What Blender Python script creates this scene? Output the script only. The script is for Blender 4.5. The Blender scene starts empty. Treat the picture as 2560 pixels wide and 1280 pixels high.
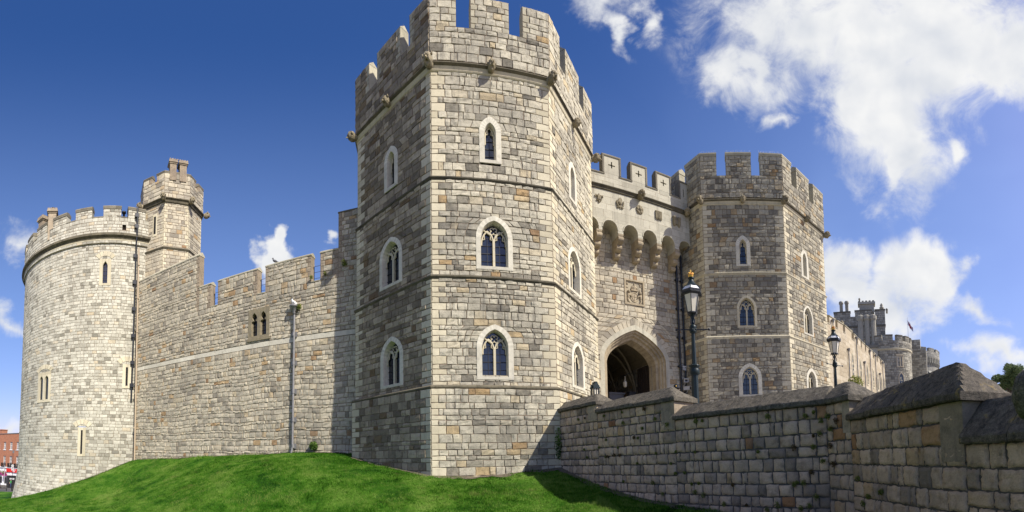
import bpy, math, random
import numpy as np
from mathutils import Matrix, Vector

# world origin is the photographer's eye; the ground there lies a little over 2 m below
R_ = math.radians
sc = bpy.context.scene
col = sc.collection
RNG = np.random.default_rng(7)

# ------------------------------------------------------------------ camera (a cylindrical panorama)
F, Y0 = 1039.6, 1098.77
cd = bpy.data.cameras.new('camera')
cam = bpy.data.objects.new('camera', cd)
col.objects.link(cam)
cd.type = 'PANO'
cd.panorama_type = 'CENTRAL_CYLINDRICAL'
cd.central_cylindrical_range_u_min = -1280 / F
cd.central_cylindrical_range_u_max = 1280 / F
cd.central_cylindrical_range_v_min = -(1280 - Y0) / F
cd.central_cylindrical_range_v_max = Y0 / F
cd.central_cylindrical_radius = 1.0
cd.clip_start = 0.02
cd.clip_end = 9000
cam.matrix_world = Matrix.Rotation(R_(2.849), 4, 'X') @ Matrix.Rotation(R_(1.075), 4, 'Y') @ Matrix.Rotation(R_(90), 4, 'X')
sc.camera = cam

# ------------------------------------------------------------------ sun, sky, exposure
SUN_AZ, SUN_EL = R_(59.5), R_(43)          # azimuth measured from straight behind the camera towards the right
S = Vector((math.sin(SUN_AZ) * math.cos(SUN_EL), -math.cos(SUN_AZ) * math.cos(SUN_EL), math.sin(SUN_EL)))
sl = bpy.data.lights.new('sun', 'SUN')
sl.energy = 5.0
sl.angle = R_(0.53)
sl.color = (1.0, .95, .87)
so = bpy.data.objects.new('sun', sl)
so.rotation_euler = S.to_track_quat('Z', 'Y').to_euler()
so.location = S * 60
col.objects.link(so)
sc.view_settings.view_transform = 'Standard'
sc.view_settings.look = 'None'
sc.view_settings.gamma = 1
sc.view_settings.exposure = 0.46
try:
    sc.view_settings.use_curve_mapping = False
except Exception:
    pass

world = bpy.data.worlds.new("World")
sc.world = world
world.use_nodes = True


class NT:
    """small helper round a node tree"""
    def __init__(s, nt):
        s.nt = nt
        s.n = nt.nodes
        s.l = nt.links

    def add(s, typ, **kw):
        n = s.n.new(typ)
        for k, v in kw.items():
            setattr(n, k, v)
        return n

    def link(s, a, b):
        s.l.new(a, b)

    def val(s, sock, v):
        if isinstance(v, bpy.types.NodeSocket):
            s.l.new(v, sock)
        else:
            sock.default_value = v

    def m(s, op, a, b=None, c=None, clamp=False):
        n = s.add('ShaderNodeMath', operation=op, use_clamp=clamp)
        s.val(n.inputs[0], a)
        if b is not None:
            s.val(n.inputs[1], b)
        if c is not None:
            s.val(n.inputs[2], c)
        return n.outputs[0]

    def noise(s, vec, scale, detail=4, rough=.55, dist=0.):
        n = s.add('ShaderNodeTexNoise')
        if vec is not None:
            s.l.new(vec, n.inputs['Vector'])
        n.inputs['Scale'].default_value = scale
        n.inputs['Detail'].default_value = detail
        n.inputs['Roughness'].default_value = rough
        n.inputs['Distortion'].default_value = dist
        return n.outputs['Fac']

    def ramp(s, fac, stops, interp='LINEAR'):
        n = s.add('ShaderNodeValToRGB')
        r = n.color_ramp
        r.interpolation = interp
        while len(r.elements) < len(stops):
            r.elements.new(.5)
        for e, (p, c) in zip(r.elements, stops):
            e.position = p
            e.color = (*c, 1) if not isinstance(c, (int, float)) else (c, c, c, 1)
        s.l.new(fac, n.inputs[0])
        return n.outputs[0]

    def mix(s, fac, a, b, blend='MIX'):
        n = s.add('ShaderNodeMix', data_type='RGBA', blend_type=blend)
        s.val(n.inputs[0], fac)
        for sock, v in ((n.inputs[6], a), (n.inputs[7], b)):
            if isinstance(v, (tuple, list)):
                sock.default_value = (*v, 1)
            else:
                s.l.new(v, sock)
        return n.outputs[2]

    def map(s, v, a, b, c, d, smooth=True):
        n = s.add('ShaderNodeMapRange')
        if smooth:
            n.interpolation_type = 'SMOOTHSTEP'
        s.val(n.inputs[0], v)
        for i, x in enumerate((a, b, c, d)):
            n.inputs[i + 1].default_value = x
        return n.outputs[0]


def build_sky():
    t = NT(world.node_tree)
    t.n.clear()
    out = t.add('ShaderNodeOutputWorld')
    bg = t.add('ShaderNodeBackground')
    bg.inputs[1].default_value = 0.09
    t.link(bg.outputs[0], out.inputs[0])
    sky = t.add('ShaderNodeTexSky', sky_type='NISHITA')
    sky.sun_disc = False
    sky.sun_elevation = SUN_EL
    sky.sun_rotation = math.atan2(S.x, S.y)
    sky.air_density = 1.0
    sky.dust_density = 1.0
    sky.ozone_density = 2.5
    sky.altitude = 50
    hs = t.add('ShaderNodeHueSaturation')
    hs.inputs['Saturation'].default_value = 1.32
    hs.inputs['Value'].default_value = 1.0
    t.link(sky.outputs[0], hs.inputs['Color'])
    skyc = t.mix(1.0, hs.outputs[0], (1.30, .95, 1.17), 'MULTIPLY')
    tc = t.add('ShaderNodeTexCoord')
    d = tc.outputs['Generated']
    sp = t.add('ShaderNodeSeparateXYZ')
    t.link(d, sp.inputs[0])
    az0 = t.m('ARCTAN2', sp.outputs[0], sp.outputs[1])
    hyp = t.m('SQRT', t.m('ADD', t.m('MULTIPLY', sp.outputs[0], sp.outputs[0]), t.m('MULTIPLY', sp.outputs[1], sp.outputs[1])))
    te0 = t.m('DIVIDE', sp.outputs[2], t.m('MAXIMUM', hyp, .01))
    comb = t.add('ShaderNodeCombineXYZ')
    t.link(az0, comb.inputs[0])
    t.link(te0, comb.inputs[1])
    v = comb.outputs[0]
    wn = t.add('ShaderNodeTexNoise')
    t.link(v, wn.inputs['Vector'])
    wn.inputs['Scale'].default_value = 9
    wn.inputs['Detail'].default_value = 5
    wc = t.add('ShaderNodeSeparateColor')
    t.link(wn.outputs['Color'], wc.inputs[0])
    az = t.m('ADD', az0, t.m('MULTIPLY', t.m('SUBTRACT', wc.outputs[0], .5), .20))
    te = t.m('ADD', te0, t.m('MULTIPLY', t.m('SUBTRACT', wc.outputs[1], .5), .16))
    # clouds: (azimuth, tangent of elevation, half width, half height, turn, weight)
    E_ = [(.87, 1.08, .36, .22, 0, 1), (.93, .86, .16, .27, .25, 1), (1.05, .95, .26, .20, 0, 1), (1.24, .93, .16, .13, .1, 1),
          (.945, .68, .05, .10, .1, .9), (.56, .93, .075, .09, .3, .72), (.63, .92, .06, .12, .3, .72), (.66, 1.06, .10, .12, 0, .8),
          (.25, 1.16, .09, .07, 0, .75), (.29, 1.07, .03, .08, .25, .6), (.36, 1.09, .035, .06, .2, .64),
          (-.575, .505, .042, .05, 0, 1.3), (-.57, .555, .026, .035, 0, 1.3),
          (-1.20, .53, .075, .06, .5, .72), (-1.23, .32, .06, .04, 0, .6),
          (.83, .42, .10, .10, 0, 1), (.96, .41, .12, .10, 0, 1), (1.05, .42, .06, .07, 0, .95), (.91, .33, .09, .07, -.4, .95),
          (.676, .805, .04, .03, 0, .62), (1.11, .69, .05, .04, .6, .66), (1.125, .315, .075, .035, -.5, .60), (1.2, .21, .14, .035, -.2, .66),
          (-.43, .53, .018, .02, 0, .7), (-1.22, .06, .06, .03, 0, .7),
          (2.4, .8, .4, .2, 0, .8), (1.75, .6, .25, .2, 0, .9)]
    msk = None
    for (a, e, w, h, r, wt) in E_:
        x = t.m('SUBTRACT', az, a)
        y = t.m('SUBTRACT', te, e)
        c, s_ = math.cos(r), math.sin(r)
        xr = t.m('ADD', t.m('MULTIPLY', x, c / w), t.m('MULTIPLY', y, s_ / w))
        yr = t.m('ADD', t.m('MULTIPLY', x, -s_ / h), t.m('MULTIPLY', y, c / h))
        q = t.m('SQRT', t.m('ADD', t.m('MULTIPLY', xr, xr), t.m('MULTIPLY', yr, yr)))
        f = t.m('MULTIPLY', t.m('SUBTRACT', 1.43, q), wt)
        msk = f if msk is None else t.m('SMOOTH_MAX', msk, f, .15)
    n1 = t.noise(v, 8.0, 12, .66, .5)
    n2 = t.noise(v, 3.2, 3, .5, .0)
    nn = t.m('ADD', t.m('MULTIPLY', n1, .66), t.m('MULTIPLY', n2, .34))
    dens = t.m('ADD', t.m('MULTIPLY', t.m('MINIMUM', msk, 1.0), .92), t.m('MULTIPLY', t.m('SUBTRACT', nn, .5), 2.0))
    dens = t.m('SUBTRACT', dens, .20)
    alpha = t.map(dens, -.06, .66, 0, 1)
    alpha = t.m('MULTIPLY', alpha, t.map(msk, -.05, .30, 0, 1))
    # soft self shading: the sunny (right, upper) side against the thick middle
    vo = t.add('ShaderNodeVectorMath', operation='ADD')
    t.link(v, vo.inputs[0])
    vo.inputs[1].default_value = (.035, .03, 0)
    n3 = t.noise(v, 4.2, 4, .5, .1)
    n4 = t.noise(vo.outputs[0], 4.2, 4, .5, .1)
    lit = t.m('ADD', .80, t.m('MULTIPLY', t.m('SUBTRACT', n3, n4), 1.2))
    thick = t.map(dens, .25, 1.1, 0, 1)
    lit = t.m('SUBTRACT', lit, t.m('MULTIPLY', thick, t.m('MULTIPLY', n3, .18)))
    lit = t.m('ADD', lit, .10)
    ccol = t.ramp(lit, [(.42, (.56, .60, .68)), (.70, (.78, .81, .86)), (.98, (1.0, 1.0, .99))])
    sc_ = t.add('ShaderNodeVectorMath', operation='SCALE')
    t.link(ccol, sc_.inputs[0])
    sc_.inputs['Scale'].default_value = 7.6
    # thin high veil, mostly to the right, that pales the blue
    vx = t.m('DIVIDE', t.m('SUBTRACT', az0, 1.15), 1.05)
    vy = t.m('DIVIDE', t.m('SUBTRACT', te0, .35), 1.0)
    vq = t.m('SQRT', t.m('ADD', t.m('MULTIPLY', vx, vx), t.m('MULTIPLY', vy, vy)))
    veil = t.m('MULTIPLY', t.map(vq, 0., 1.2, .34, 0), t.map(t.noise(v, 1.6, 4, .55, .6), .25, .75, .7, 1.2))
    low = t.m('MULTIPLY', t.map(te0, .0, 1.1, .36, 0), .9)
    veil = t.m('MAXIMUM', veil, low)
    vcol = t.add('ShaderNodeCombineXYZ')
    for k_, q_ in enumerate((4.5, 6.2, 10.2)):
        vcol.inputs[k_].default_value = q_
    skyc = t.mix(veil, skyc, vcol.outputs[0])
    fin = t.mix(t.m('MULTIPLY', alpha, .97), skyc, sc_.outputs[0])
    t.link(fin, bg.inputs[0])


build_sky()


# ------------------------------------------------------------------ materials
def new_mat(name):
    m = bpy.data.materials.new(name)
    m.use_nodes = True
    t = NT(m.node_tree)
    t.n.clear()
    out = t.add('ShaderNodeOutputMaterial')
    bs = t.add('ShaderNodeBsdfPrincipled')
    t.link(bs.outputs[0], out.inputs[0])
    return m, t, bs


def bump(t, bs, h, dist, strength=1.0):
    b = t.add('ShaderNodeBump')
    b.inputs['Distance'].default_value = dist
    b.inputs['Strength'].default_value = strength
    t.link(h, b.inputs['Height'])
    t.link(b.outputs[0], bs.inputs['Normal'])


def stone(name, stops, grain=.55, stain=.35, stain_col=(.10, .095, .085), bd=.02, big=.35, mott=.35, streak=0., lichen=None):
    """walling stone: one random tint per stone, mottling within it, weather stains that stay put"""
    m, t, bs = new_mat(name)
    at = t.add('ShaderNodeAttribute', attribute_name='tint')
    tc = t.add('ShaderNodeTexCoord')
    o = tc.outputs['Object']
    stops = [(p, (c[0], c[1] * (.98 if 'ashlar' in name else .955), c[2] * (.83 if name == 'weathered_rubble' else (.86 if 'ashlar' in name else .79)))) for p, c in stops]
    base = t.ramp(at.outputs['Fac'], stops)
    n_m = t.noise(o, 4.5, 6, .62)
    n_f = t.noise(o, 34, 5, .65)
    base = t.mix(1.0, base, t.ramp(n_m, [(.25, 1 - mott), (.5, 1.0), (.8, 1 + mott * .45)]), 'MULTIPLY')
    base = t.mix(grain, base, t.ramp(n_f, [(.3, .62), (.5, 1.0), (.72, 1.22)]), 'MULTIPLY')
    n_b = t.noise(o, big, 5, .6, .4)
    f = t.m('MULTIPLY', t.map(t.m('ADD', t.m('MULTIPLY', n_b, .65), t.m('MULTIPLY', n_m, .35)), .47, .66, 0, 1), stain)
    base = t.mix(f, base, stain_col)
    if streak:
        mp = t.add('ShaderNodeMapping')
        mp.inputs['Scale'].default_value = (3.2, 3.2, .22)
        t.link(o, mp.inputs[0])
        n_s = t.noise(mp.outputs[0], 1.0, 5, .6)
        base = t.mix(t.m('MULTIPLY', t.map(n_s, .52, .70, 0, 1), streak), base, stain_col)
    if grain >= .9:      # coarse pitted copings
        n_p = t.noise(o, 75, 4, .7)
        base = t.mix(1.0, base, t.ramp(n_p, [(.30, .35), (.5, 1.0), (.68, 1.55)]), 'MULTIPLY')
        n_q = t.noise(o, 11, 6, .7)
        base = t.mix(1.0, base, t.ramp(n_q, [(.32, .45), (.5, 1.0), (.7, 1.4)]), 'MULTIPLY')
    if lichen:
        n_l = t.noise(o, lichen[1], 6, .7, .6)
        base = t.mix(t.m('MULTIPLY', t.map(n_l, lichen[2], lichen[2] + .10, 0, 1), lichen[3]), base, lichen[0])
    t.link(base, bs.inputs['Base Color'])
    bs.inputs['Roughness'].default_value = .92
    bs.inputs['Specular IOR Level'].default_value = .25
    bump(t, bs, t.m('ADD', t.m('MULTIPLY', n_f, .55), t.m('MULTIPLY', n_m, .8)), bd)
    return m


def plain(name, c, rough=.6, metal=0., var=.18, scale=9., bd=0.004, spec=.4, dirt=None):
    m, t, bs = new_mat(name)
    tc = t.add('ShaderNodeTexCoord')
    n = t.noise(tc.outputs['Object'], scale, 5, .6)
    b = t.mix(1.0, c, t.ramp(n, [(.25, 1 - var), (.55, 1.0), (.85, 1 + var)]), 'MULTIPLY')
    if dirt:
        n2 = t.noise(tc.outputs['Object'], scale * .3, 4, .6)
        b = t.mix(t.m('MULTIPLY', t.map(n2, .5, .68, 0, 1), dirt[1]), b, dirt[0])
    t.link(b, bs.inputs['Base Color'])
    bs.inputs['Roughness'].default_value = rough
    bs.inputs['Metallic'].default_value = metal
    bs.inputs['Specular IOR Level'].default_value = spec
    if bd:
        bump(t, bs, n, bd)
    return m


def glass_dark(name, c=(.012, .016, .022), rough=.06):
    m, t, bs = new_mat(name)
    tc = t.add('ShaderNodeTexCoord')
    n = t.noise(tc.outputs['Object'], 3.2, 2, .5)
    t.link(t.mix(1.0, c, t.ramp(n, [(.3, .6), (.7, 1.5)]), 'MULTIPLY'), bs.inputs['Base Color'])
    bs.inputs['Roughness'].default_value = rough
    bs.inputs['Specular IOR Level'].default_value = .9
    bump(t, bs, n, .02, .35)
    return m


def leafy(name, a, b, scale=3., trans=.25):
    m, t, bs = new_mat(name)
    at = t.add('ShaderNodeAttribute', attribute_name='tint')
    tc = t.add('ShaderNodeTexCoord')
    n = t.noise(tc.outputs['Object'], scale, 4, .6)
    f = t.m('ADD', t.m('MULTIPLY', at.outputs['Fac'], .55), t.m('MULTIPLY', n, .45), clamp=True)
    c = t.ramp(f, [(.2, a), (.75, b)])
    t.link(c, bs.inputs['Base Color'])
    bs.inputs['Roughness'].default_value = .6
    bs.inputs['Specular IOR Level'].default_value = .25
    tr = t.add('ShaderNodeBsdfTranslucent')
    t.link(c, tr.inputs[0])
    mx = t.add('ShaderNodeMixShader')
    mx.inputs[0].default_value = trans
    t.link(bs.outputs[0], mx.inputs[1])
    t.link(tr.outputs[0], mx.inputs[2])
    out = [n_ for n_ in t.n if n_.type == 'OUTPUT_MATERIAL'][0]
    t.link(mx.outputs[0], out.inputs[0])
    return m


M = {}
DG = (.17, .16, .145)
M['mortar'] = plain('mortar', (.20, .155, .11), .95, var=.3, scale=5, bd=.006, spec=.1)
M['mortar_pale'] = plain('mortar_pale', (.26, .205, .14), .95, var=.3, scale=5, bd=.006, spec=.1)
M['mortar_dark'] = plain('mortar_dark', (.11, .098, .085), .95, var=.4, scale=6, bd=.006, spec=.1)
M['stone_main'] = stone('heath_stone', [(0, DG), (.06, (.27, .255, .23)), (.2, (.40, .38, .345)), (.55, (.475, .455, .41)), (.88, (.53, .505, .45)), (.95, (.48, .415, .31)), (.985, (.43, .32, .19)), (1, (.30, .19, .11))], stain=.5, streak=.45, mott=.55, bd=.035, lichen=((.44, .29, .13), 3.1, .66, .55))
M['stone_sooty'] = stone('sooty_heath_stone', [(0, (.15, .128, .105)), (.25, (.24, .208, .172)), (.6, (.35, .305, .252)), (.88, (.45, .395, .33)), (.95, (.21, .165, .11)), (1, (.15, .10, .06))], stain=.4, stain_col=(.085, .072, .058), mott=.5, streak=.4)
M['stone_curtain'] = stone('weathered_rubble', [(0, (.25, .23, .20)), (.12, (.35, .325, .28)), (.45, (.46, .43, .365)), (.88, (.52, .48, .40)), (.955, (.47, .41, .31)), (.985, (.41, .30, .18)), (1, (.28, .18, .11))], stain=.34, big=.25, mott=.38)
M['stone_round'] = stone('pale_ashlar', [(0, (.22, .21, .185)), (.08, (.33, .315, .28)), (.25, (.43, .415, .375)), (.6, (.50, .485, .44)), (.93, (.57, .555, .51)), (1, (.50, .43, .33))], stain=.34, big=.16, mott=.32, streak=.25)
M['stone_right'] = stone('grey_heath_stone', [(0, (.15, .14, .125)), (.15, (.25, .235, .21)), (.45, (.36, .34, .30)), (.8, (.46, .43, .37)), (.94, (.42, .35, .25)), (1, (.33, .22, .12))], stain=.42, streak=.4, mott=.4)
M['stone_low'] = stone('retaining_wall_stone', [(0, (.26, .21, .185)), (.2, (.41, .32, .27)), (.55, (.53, .41, .34)), (.9, (.60, .465, .385)), (.955, (.50, .36, .24)), (.985, (.36, .19, .10)), (1, (.20, .10, .065))], stain=.40, stain_col=(.13, .115, .095), big=.8, mott=.5, bd=.03)
M['dressed'] = stone('dressed_stone', [(0, (.48, .445, .365)), (.5, (.56, .52, .435)), (1, (.62, .585, .50))], stain=.22, mott=.2, bd=.006, grain=.3, streak=.25)
M['white_stone'] = stone('new_white_stone', [(0, (.52, .505, .475)), (1, (.68, .665, .63))], stain=.35, stain_col=(.36, .33, .28), mott=.28, bd=.008, grain=.3, streak=.35, big=.9)
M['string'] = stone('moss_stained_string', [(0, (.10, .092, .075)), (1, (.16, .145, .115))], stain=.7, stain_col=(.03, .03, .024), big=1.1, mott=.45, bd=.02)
M['gate_ashlar'] = stone('gate_ashlar', [(0, (.42, .40, .345)), (.5, (.49, .465, .40)), (1, (.54, .515, .45))], stain=.4, stain_col=(.20, .18, .14), mott=.2, bd=.006, grain=.35, streak=.35)
M['tan_moulding'] = stone('tan_moulded_stone', [(0, (.29, .245, .19)), (.5, (.38, .325, .255)), (1, (.45, .395, .32))], stain=.5, stain_col=(.12, .098, .075), mott=.35, bd=.01, grain=.4, big=1.2, streak=.4)
M['carved'] = stone('carved_stone', [(0, (.20, .175, .13)), (1, (.31, .275, .215))], stain=.45, mott=.35, bd=.012, big=2.)
M['coping'] = stone('weathered_coping', [(0, (.10, .092, .082)), (1, (.165, .15, .134))], stain=.6, stain_col=(.05, .045, .04), big=1.3, mott=.6, bd=.05, grain=1., lichen=((.36, .345, .30), 13, .59, .55), streak=.6)
M['coping_lichen'] = stone('lichen_coping', [(0, (.11, .097, .084)), (1, (.18, .158, .136))], stain=.5, stain_col=(.05, .042, .036), big=1.3, mott=.65, bd=.06, grain=1., lichen=((.38, .27, .08), 2.2, .57, .6))
M['pier'] = stone('grey_pier_block', [(0, (.28, .235, .195)), (1, (.38, .325, .275))], stain=.5, stain_col=(.14, .112, .09), big=1.6, mott=.5, bd=.03, streak=.4)
M['tan_render'] = stone('tan_rendered_stone', [(0, (.38, .325, .26)), (.5, (.45, .395, .325)), (1, (.51, .46, .40))], stain=.35, stain_col=(.54, .49, .40), big=.5, mott=.22, bd=.006)
M['far_stone'] = stone('far_grey_stone', [(0, (.22, .215, .205)), (.4, (.36, .35, .33)), (1, (.50, .485, .45))], stain=.35, big=.3)
M['keep_stone'] = stone('far_keep_stone', [(0, (.27, .275, .285)), (1, (.42, .42, .415))], stain=.3, big=.08)
M['glass'] = glass_dark('window_glass')
M['dark'] = plain('painted_dark_depth', (.012, .011, .010), .9, bd=0)  # near-black colour painted in for the unlit depth of narrow openings
M['lead'] = plain('lead_pipe', (.22, .215, .21), .55, .25, scale=6, dirt=((.12, .11, .1), .6))
M['cast_iron'] = plain('black_cast_iron', (.012, .014, .017), .38, 0, spec=.5, scale=14)
M['lamp_paint'] = plain('dark_green_lamp_paint', (.008, .018, .019), .42, 0, spec=.3, scale=11)
M['tan_pipe'] = plain('tan_painted_pipe', (.42, .33, .22), .6)
M['pale_coping'] = stone('pale_coping', [(0, (.36, .34, .29)), (1, (.46, .44, .38))], stain=.4, stain_col=(.17, .16, .13), mott=.3, bd=.012, big=1.)
M['dark_coping'] = stone('dark_coping', [(0, (.15, .14, .125)), (1, (.23, .215, .19))], stain=.4, mott=.35, bd=.012, big=1.)
M['wood'] = plain('old_oak', (.045, .034, .026), .7, scale=5, var=.4)
M['white_paint'] = plain('white_paint', (.78, .78, .76), .5, var=.06)
M['red_brick'] = plain('red_brick', (.36, .155, .085), .85, var=.25, scale=3.)
M['black'] = plain('black_paint', (.014, .014, .015), .5)
M['red'] = plain('red_sign', (.62, .02, .015), .4, var=.05)
M['gold'] = plain('gold_paint', (.62, .38, .07), .35, .6, var=.1)
M['crown_red'] = plain('red_crown_cap', (.45, .015, .012), .4)
M['grey_box'] = plain('grey_housing', (.42, .42, .41), .5, var=.08)
M['asphalt'] = plain('asphalt', (.085, .083, .08), .9, var=.2, scale=2.)
M['paving'] = plain('paving', (.24, .23, .215), .9, var=.2, scale=2.)
M['earth'] = plain('bare_earth', (.14, .11, .075), .95, var=.35, scale=5.)
M['far_ground'] = plain('far_ground', (.24, .21, .17), .95, var=.3, scale=.05)
M['roof_tile'] = plain('roof_tile', (.24, .12, .085), .8)
M['leaf'] = leafy('leaf', (.035, .085, .015), (.12, .20, .035))
M['weed'] = leafy('wall_weed', (.08, .13, .02), (.26, .27, .06), 6.)
M['weed_dry'] = leafy('dry_wall_weed', (.07, .035, .012), (.16, .12, .04), 6.)
M['tree_leaf'] = leafy('tree_leaf', (.06, .10, .035), (.21, .27, .10), 1.2)
M['bark'] = plain('bark', (.09, .07, .05), .9)
M['blade'] = None

M['pink'] = plain('pink_petals', (.50, .03, .26), .6, var=.4, scale=6)
M['skin'] = plain('skin', (.52, .33, .25), .6, var=.05)
M['green_shirt'] = plain('green_shirt', (.04, .26, .07), .8)
M['blue_cloth'] = plain('blue_cloth', (.05, .10, .36), .8)
M['jeans'] = plain('jeans', (.03, .05, .12), .85)
M['hair'] = plain('dark_hair', (.03, .02, .014), .7)
M['uniform'] = plain('dark_uniform', (.014, .015, .020), .85)
M['bird_grey'] = plain('grey_feathers', (.10, .10, .11), .8)
M['bird_white'] = plain('white_feathers', (.74, .74, .72), .8)
M['flag_red'] = plain('flag_red', (.42, .02, .03), .8)
M['flag_blue'] = plain('flag_blue', (.02, .03, .16), .8)
M['slate'] = plain('slate', (.12, .12, .125), .7)


def lamp_glass():
    m, t, bs = new_mat('frosted_lantern_glass')
    bs.inputs['Base Color'].default_value = (.80, .73, .56, 1)
    bs.inputs['Roughness'].default_value = .25
    bs.inputs['Transmission Weight'].default_value = .2
    tc = t.add('ShaderNodeTexCoord')
    bump(t, bs, t.noise(tc.outputs['Object'], 8), .004)
    return m


M['lamp_glass'] = lamp_glass()


def lawn_mat():
    m, t, bs = new_mat('mown_turf')
    tc = t.add('ShaderNodeTexCoord')
    o = tc.outputs['Object']
    n1 = t.noise(o, .5, 5, .6, .3)
    n2 = t.noise(o, 6., 5, .7)
    n3 = t.noise(o, 40, 3, .7)
    c = t.ramp(n1, [(.3, (.010, .045, .003)), (.45, (.03, .10, .006)), (.55, (.07, .16, .014)), (.7, (.14, .22, .04))])
    c = t.mix(1.0, c, t.ramp(n2, [(.25, .55), (.5, 1.), (.75, 1.3)]), 'MULTIPLY')
    c = t.mix(t.map(n2, .62, .75, 0, .5), c, (.14, .12, .06))
    t.link(c, bs.inputs['Base Color'])
    bs.inputs['Roughness'].default_value = .95
    bs.inputs['Specular IOR Level'].default_value = .1
    bump(t, bs, t.m('ADD', t.m('MULTIPLY', n3, .5), n2), .06)
    return m


M['lawn'] = lawn_mat()


def blade_mat():
    m, t, bs = new_mat('grass_blade')
    at = t.add('ShaderNodeAttribute', attribute_name='tint')
    tc = t.add('ShaderNodeTexCoord')
    o = tc.outputs['Object']
    n1 = t.noise(o, .45, 4, .6, .5)
    n2 = t.noise(o, 2.4, 4, .6, .3)
    f = t.m('ADD', t.m('MULTIPLY', n1, .50), t.m('ADD', t.m('MULTIPLY', n2, .50), t.m('MULTIPLY', t.m('SUBTRACT', at.outputs['Fac'], .5), .16)))
    c = t.ramp(f, [(.38, (.008, .040, .002)), (.45, (.032, .115, .006)), (.52, (.080, .190, .016)), (.60, (.185, .275, .055))])
    n3 = t.noise(o, .8, 5, .65, 1.0)
    c = t.mix(t.map(n3, .57, .70, 0, .65), c, (.19, .185, .06))
    t.link(c, bs.inputs['Base Color'])
    bs.inputs['Roughness'].default_value = .9
    bs.inputs['Specular IOR Level'].default_value = .05
    tr = t.add('ShaderNodeBsdfTranslucent')
    t.link(c, tr.inputs[0])
    mx = t.add('ShaderNodeMixShader')
    mx.inputs[0].default_value = .3
    t.link(bs.outputs[0], mx.inputs[1])
    t.link(tr.outputs[0], mx.inputs[2])
    t.link(mx.outputs[0], [n_ for n_ in t.n if n_.type == 'OUTPUT_MATERIAL'][0].inputs[0])
    return m


M['blade'] = blade_mat()


# ------------------------------------------------------------------ objects: things, parts, sub-parts
def thing(name, label, cat, loc=(0, 0, 0), group=None):
    o = bpy.data.objects.new(name, None)
    o.empty_display_size = .3
    o.location = loc
    col.objects.link(o)
    o['label'] = label
    o['category'] = cat
    if group:
        o['group'] = group
    return o


def tag(o, label=None, cat=None, group=None, kind=None):
    for k, v in (('label', label), ('category', cat), ('group', group), ('kind', kind)):
        if v:
            o[k] = v
    return o


def world_loc(o):
    p = Vector((0, 0, 0))
    while o is not None:
        p = p + o.location
        o = o.parent
    return p


class Acc:
    """collects faces, then links them as ONE mesh object"""

    def __init__(s):
        s.V = []
        s.n = 0
        s.L = []      # loop vertex arrays
        s.C = []      # loop counts
        s.Mi = []
        s.T = []
        s.Sm = []

    def quads(s, V, Fq, mat=0, tint=.5, smooth=False):
        k = len(Fq)
        s.V.append(np.asarray(V, float).reshape(-1, 3))
        s.L.append((np.asarray(Fq) + s.n).reshape(-1))
        s.C.append(np.full(k, np.shape(Fq)[1]))
        s.Mi.append(np.full(k, mat) if np.isscalar(mat) else np.asarray(mat))
        s.T.append(np.full(k, tint) if np.isscalar(tint) else np.asarray(tint))
        s.Sm.append(np.full(k, smooth))
        s.n += len(s.V[-1])

    def add(s, V, Fs, mat=0, tint=.5, smooth=False):
        s.V.append(np.asarray([tuple(v) for v in V], float).reshape(-1, 3))
        for f in Fs:
            s.L.append(np.asarray(f) + s.n)
        k = len(Fs)
        s.C.append(np.asarray([len(f) for f in Fs]))
        s.Mi.append(np.full(k, mat))
        s.T.append(np.full(k, tint) if np.isscalar(tint) else np.asarray(tint))
        s.Sm.append(np.full(k, smooth))
        s.n += len(V)

    def build(s, name, mats, parent=None, label=None):
        me = bpy.data.meshes.new(name)
        V = np.concatenate(s.V)
        o = bpy.data.objects.new(name, me)
        if parent is not None:
            V = V - np.array(world_loc(parent))
        L = np.concatenate(s.L).astype(np.int32)
        C = np.concatenate(s.C).astype(np.int32)
        me.vertices.add(len(V))
        me.vertices.foreach_set('co', V.astype(np.float32).reshape(-1))
        me.loops.add(len(L))
        me.loops.foreach_set('vertex_index', L)
        me.polygons.add(len(C))
        st = np.zeros(len(C), np.int32)
        st[1:] = np.cumsum(C)[:-1]
        me.polygons.foreach_set('loop_start', st)
        me.polygons.foreach_set('material_index', np.concatenate(s.Mi).astype(np.int32))
        me.polygons.foreach_set('use_smooth', np.concatenate(s.Sm).astype(bool))
        me.update(calc_edges=True)
        a = me.attributes.new('tint', 'FLOAT', 'FACE')
        a.data.foreach_set('value', np.concatenate(s.T).astype(np.float32))
        for m in (mats if isinstance(mats, (list, tuple)) else [mats]):
            me.materials.append(M[m])
        col.objects.link(o)
        if parent is not None:
            o.parent = parent
        if label:
            o['label'] = label
        return o


def rt():
    return float(RNG.random())


def frame(o, ang, off=0.):
    """wall plane: origin o (plan), direction ang; returns P(u, z, d), d outward (to the right hand of u reversed)"""
    ox, oy = o
    tx, ty = math.cos(ang), math.sin(ang)
    nx, ny = ty, -tx

    def P(u, z, d):
        u, z, d = np.broadcast_arrays(np.asarray(u, float), np.asarray(z, float), np.asarray(d, float))
        return np.stack([ox + tx * u + nx * (d + off), oy + ty * u + ny * (d + off), z], -1)
    return P


BOXF = [(0, 1, 2, 3), (7, 6, 5, 4), (0, 4, 5, 1), (1, 5, 6, 2), (2, 6, 7, 3), (3, 7, 4, 0)]


def fbox(a, P, u0, u1, z0, z1, d0, d1, mat=0, tint=None):
    pts = [(u0, z0, d1), (u1, z0, d1), (u1, z1, d1), (u0, z1, d1), (u0, z0, d0), (u1, z0, d0), (u1, z1, d0), (u0, z1, d0)]
    V = [P(*p) for p in pts]
    a.add(V, BOXF, mat, rt() if tint is None else tint)


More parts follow.
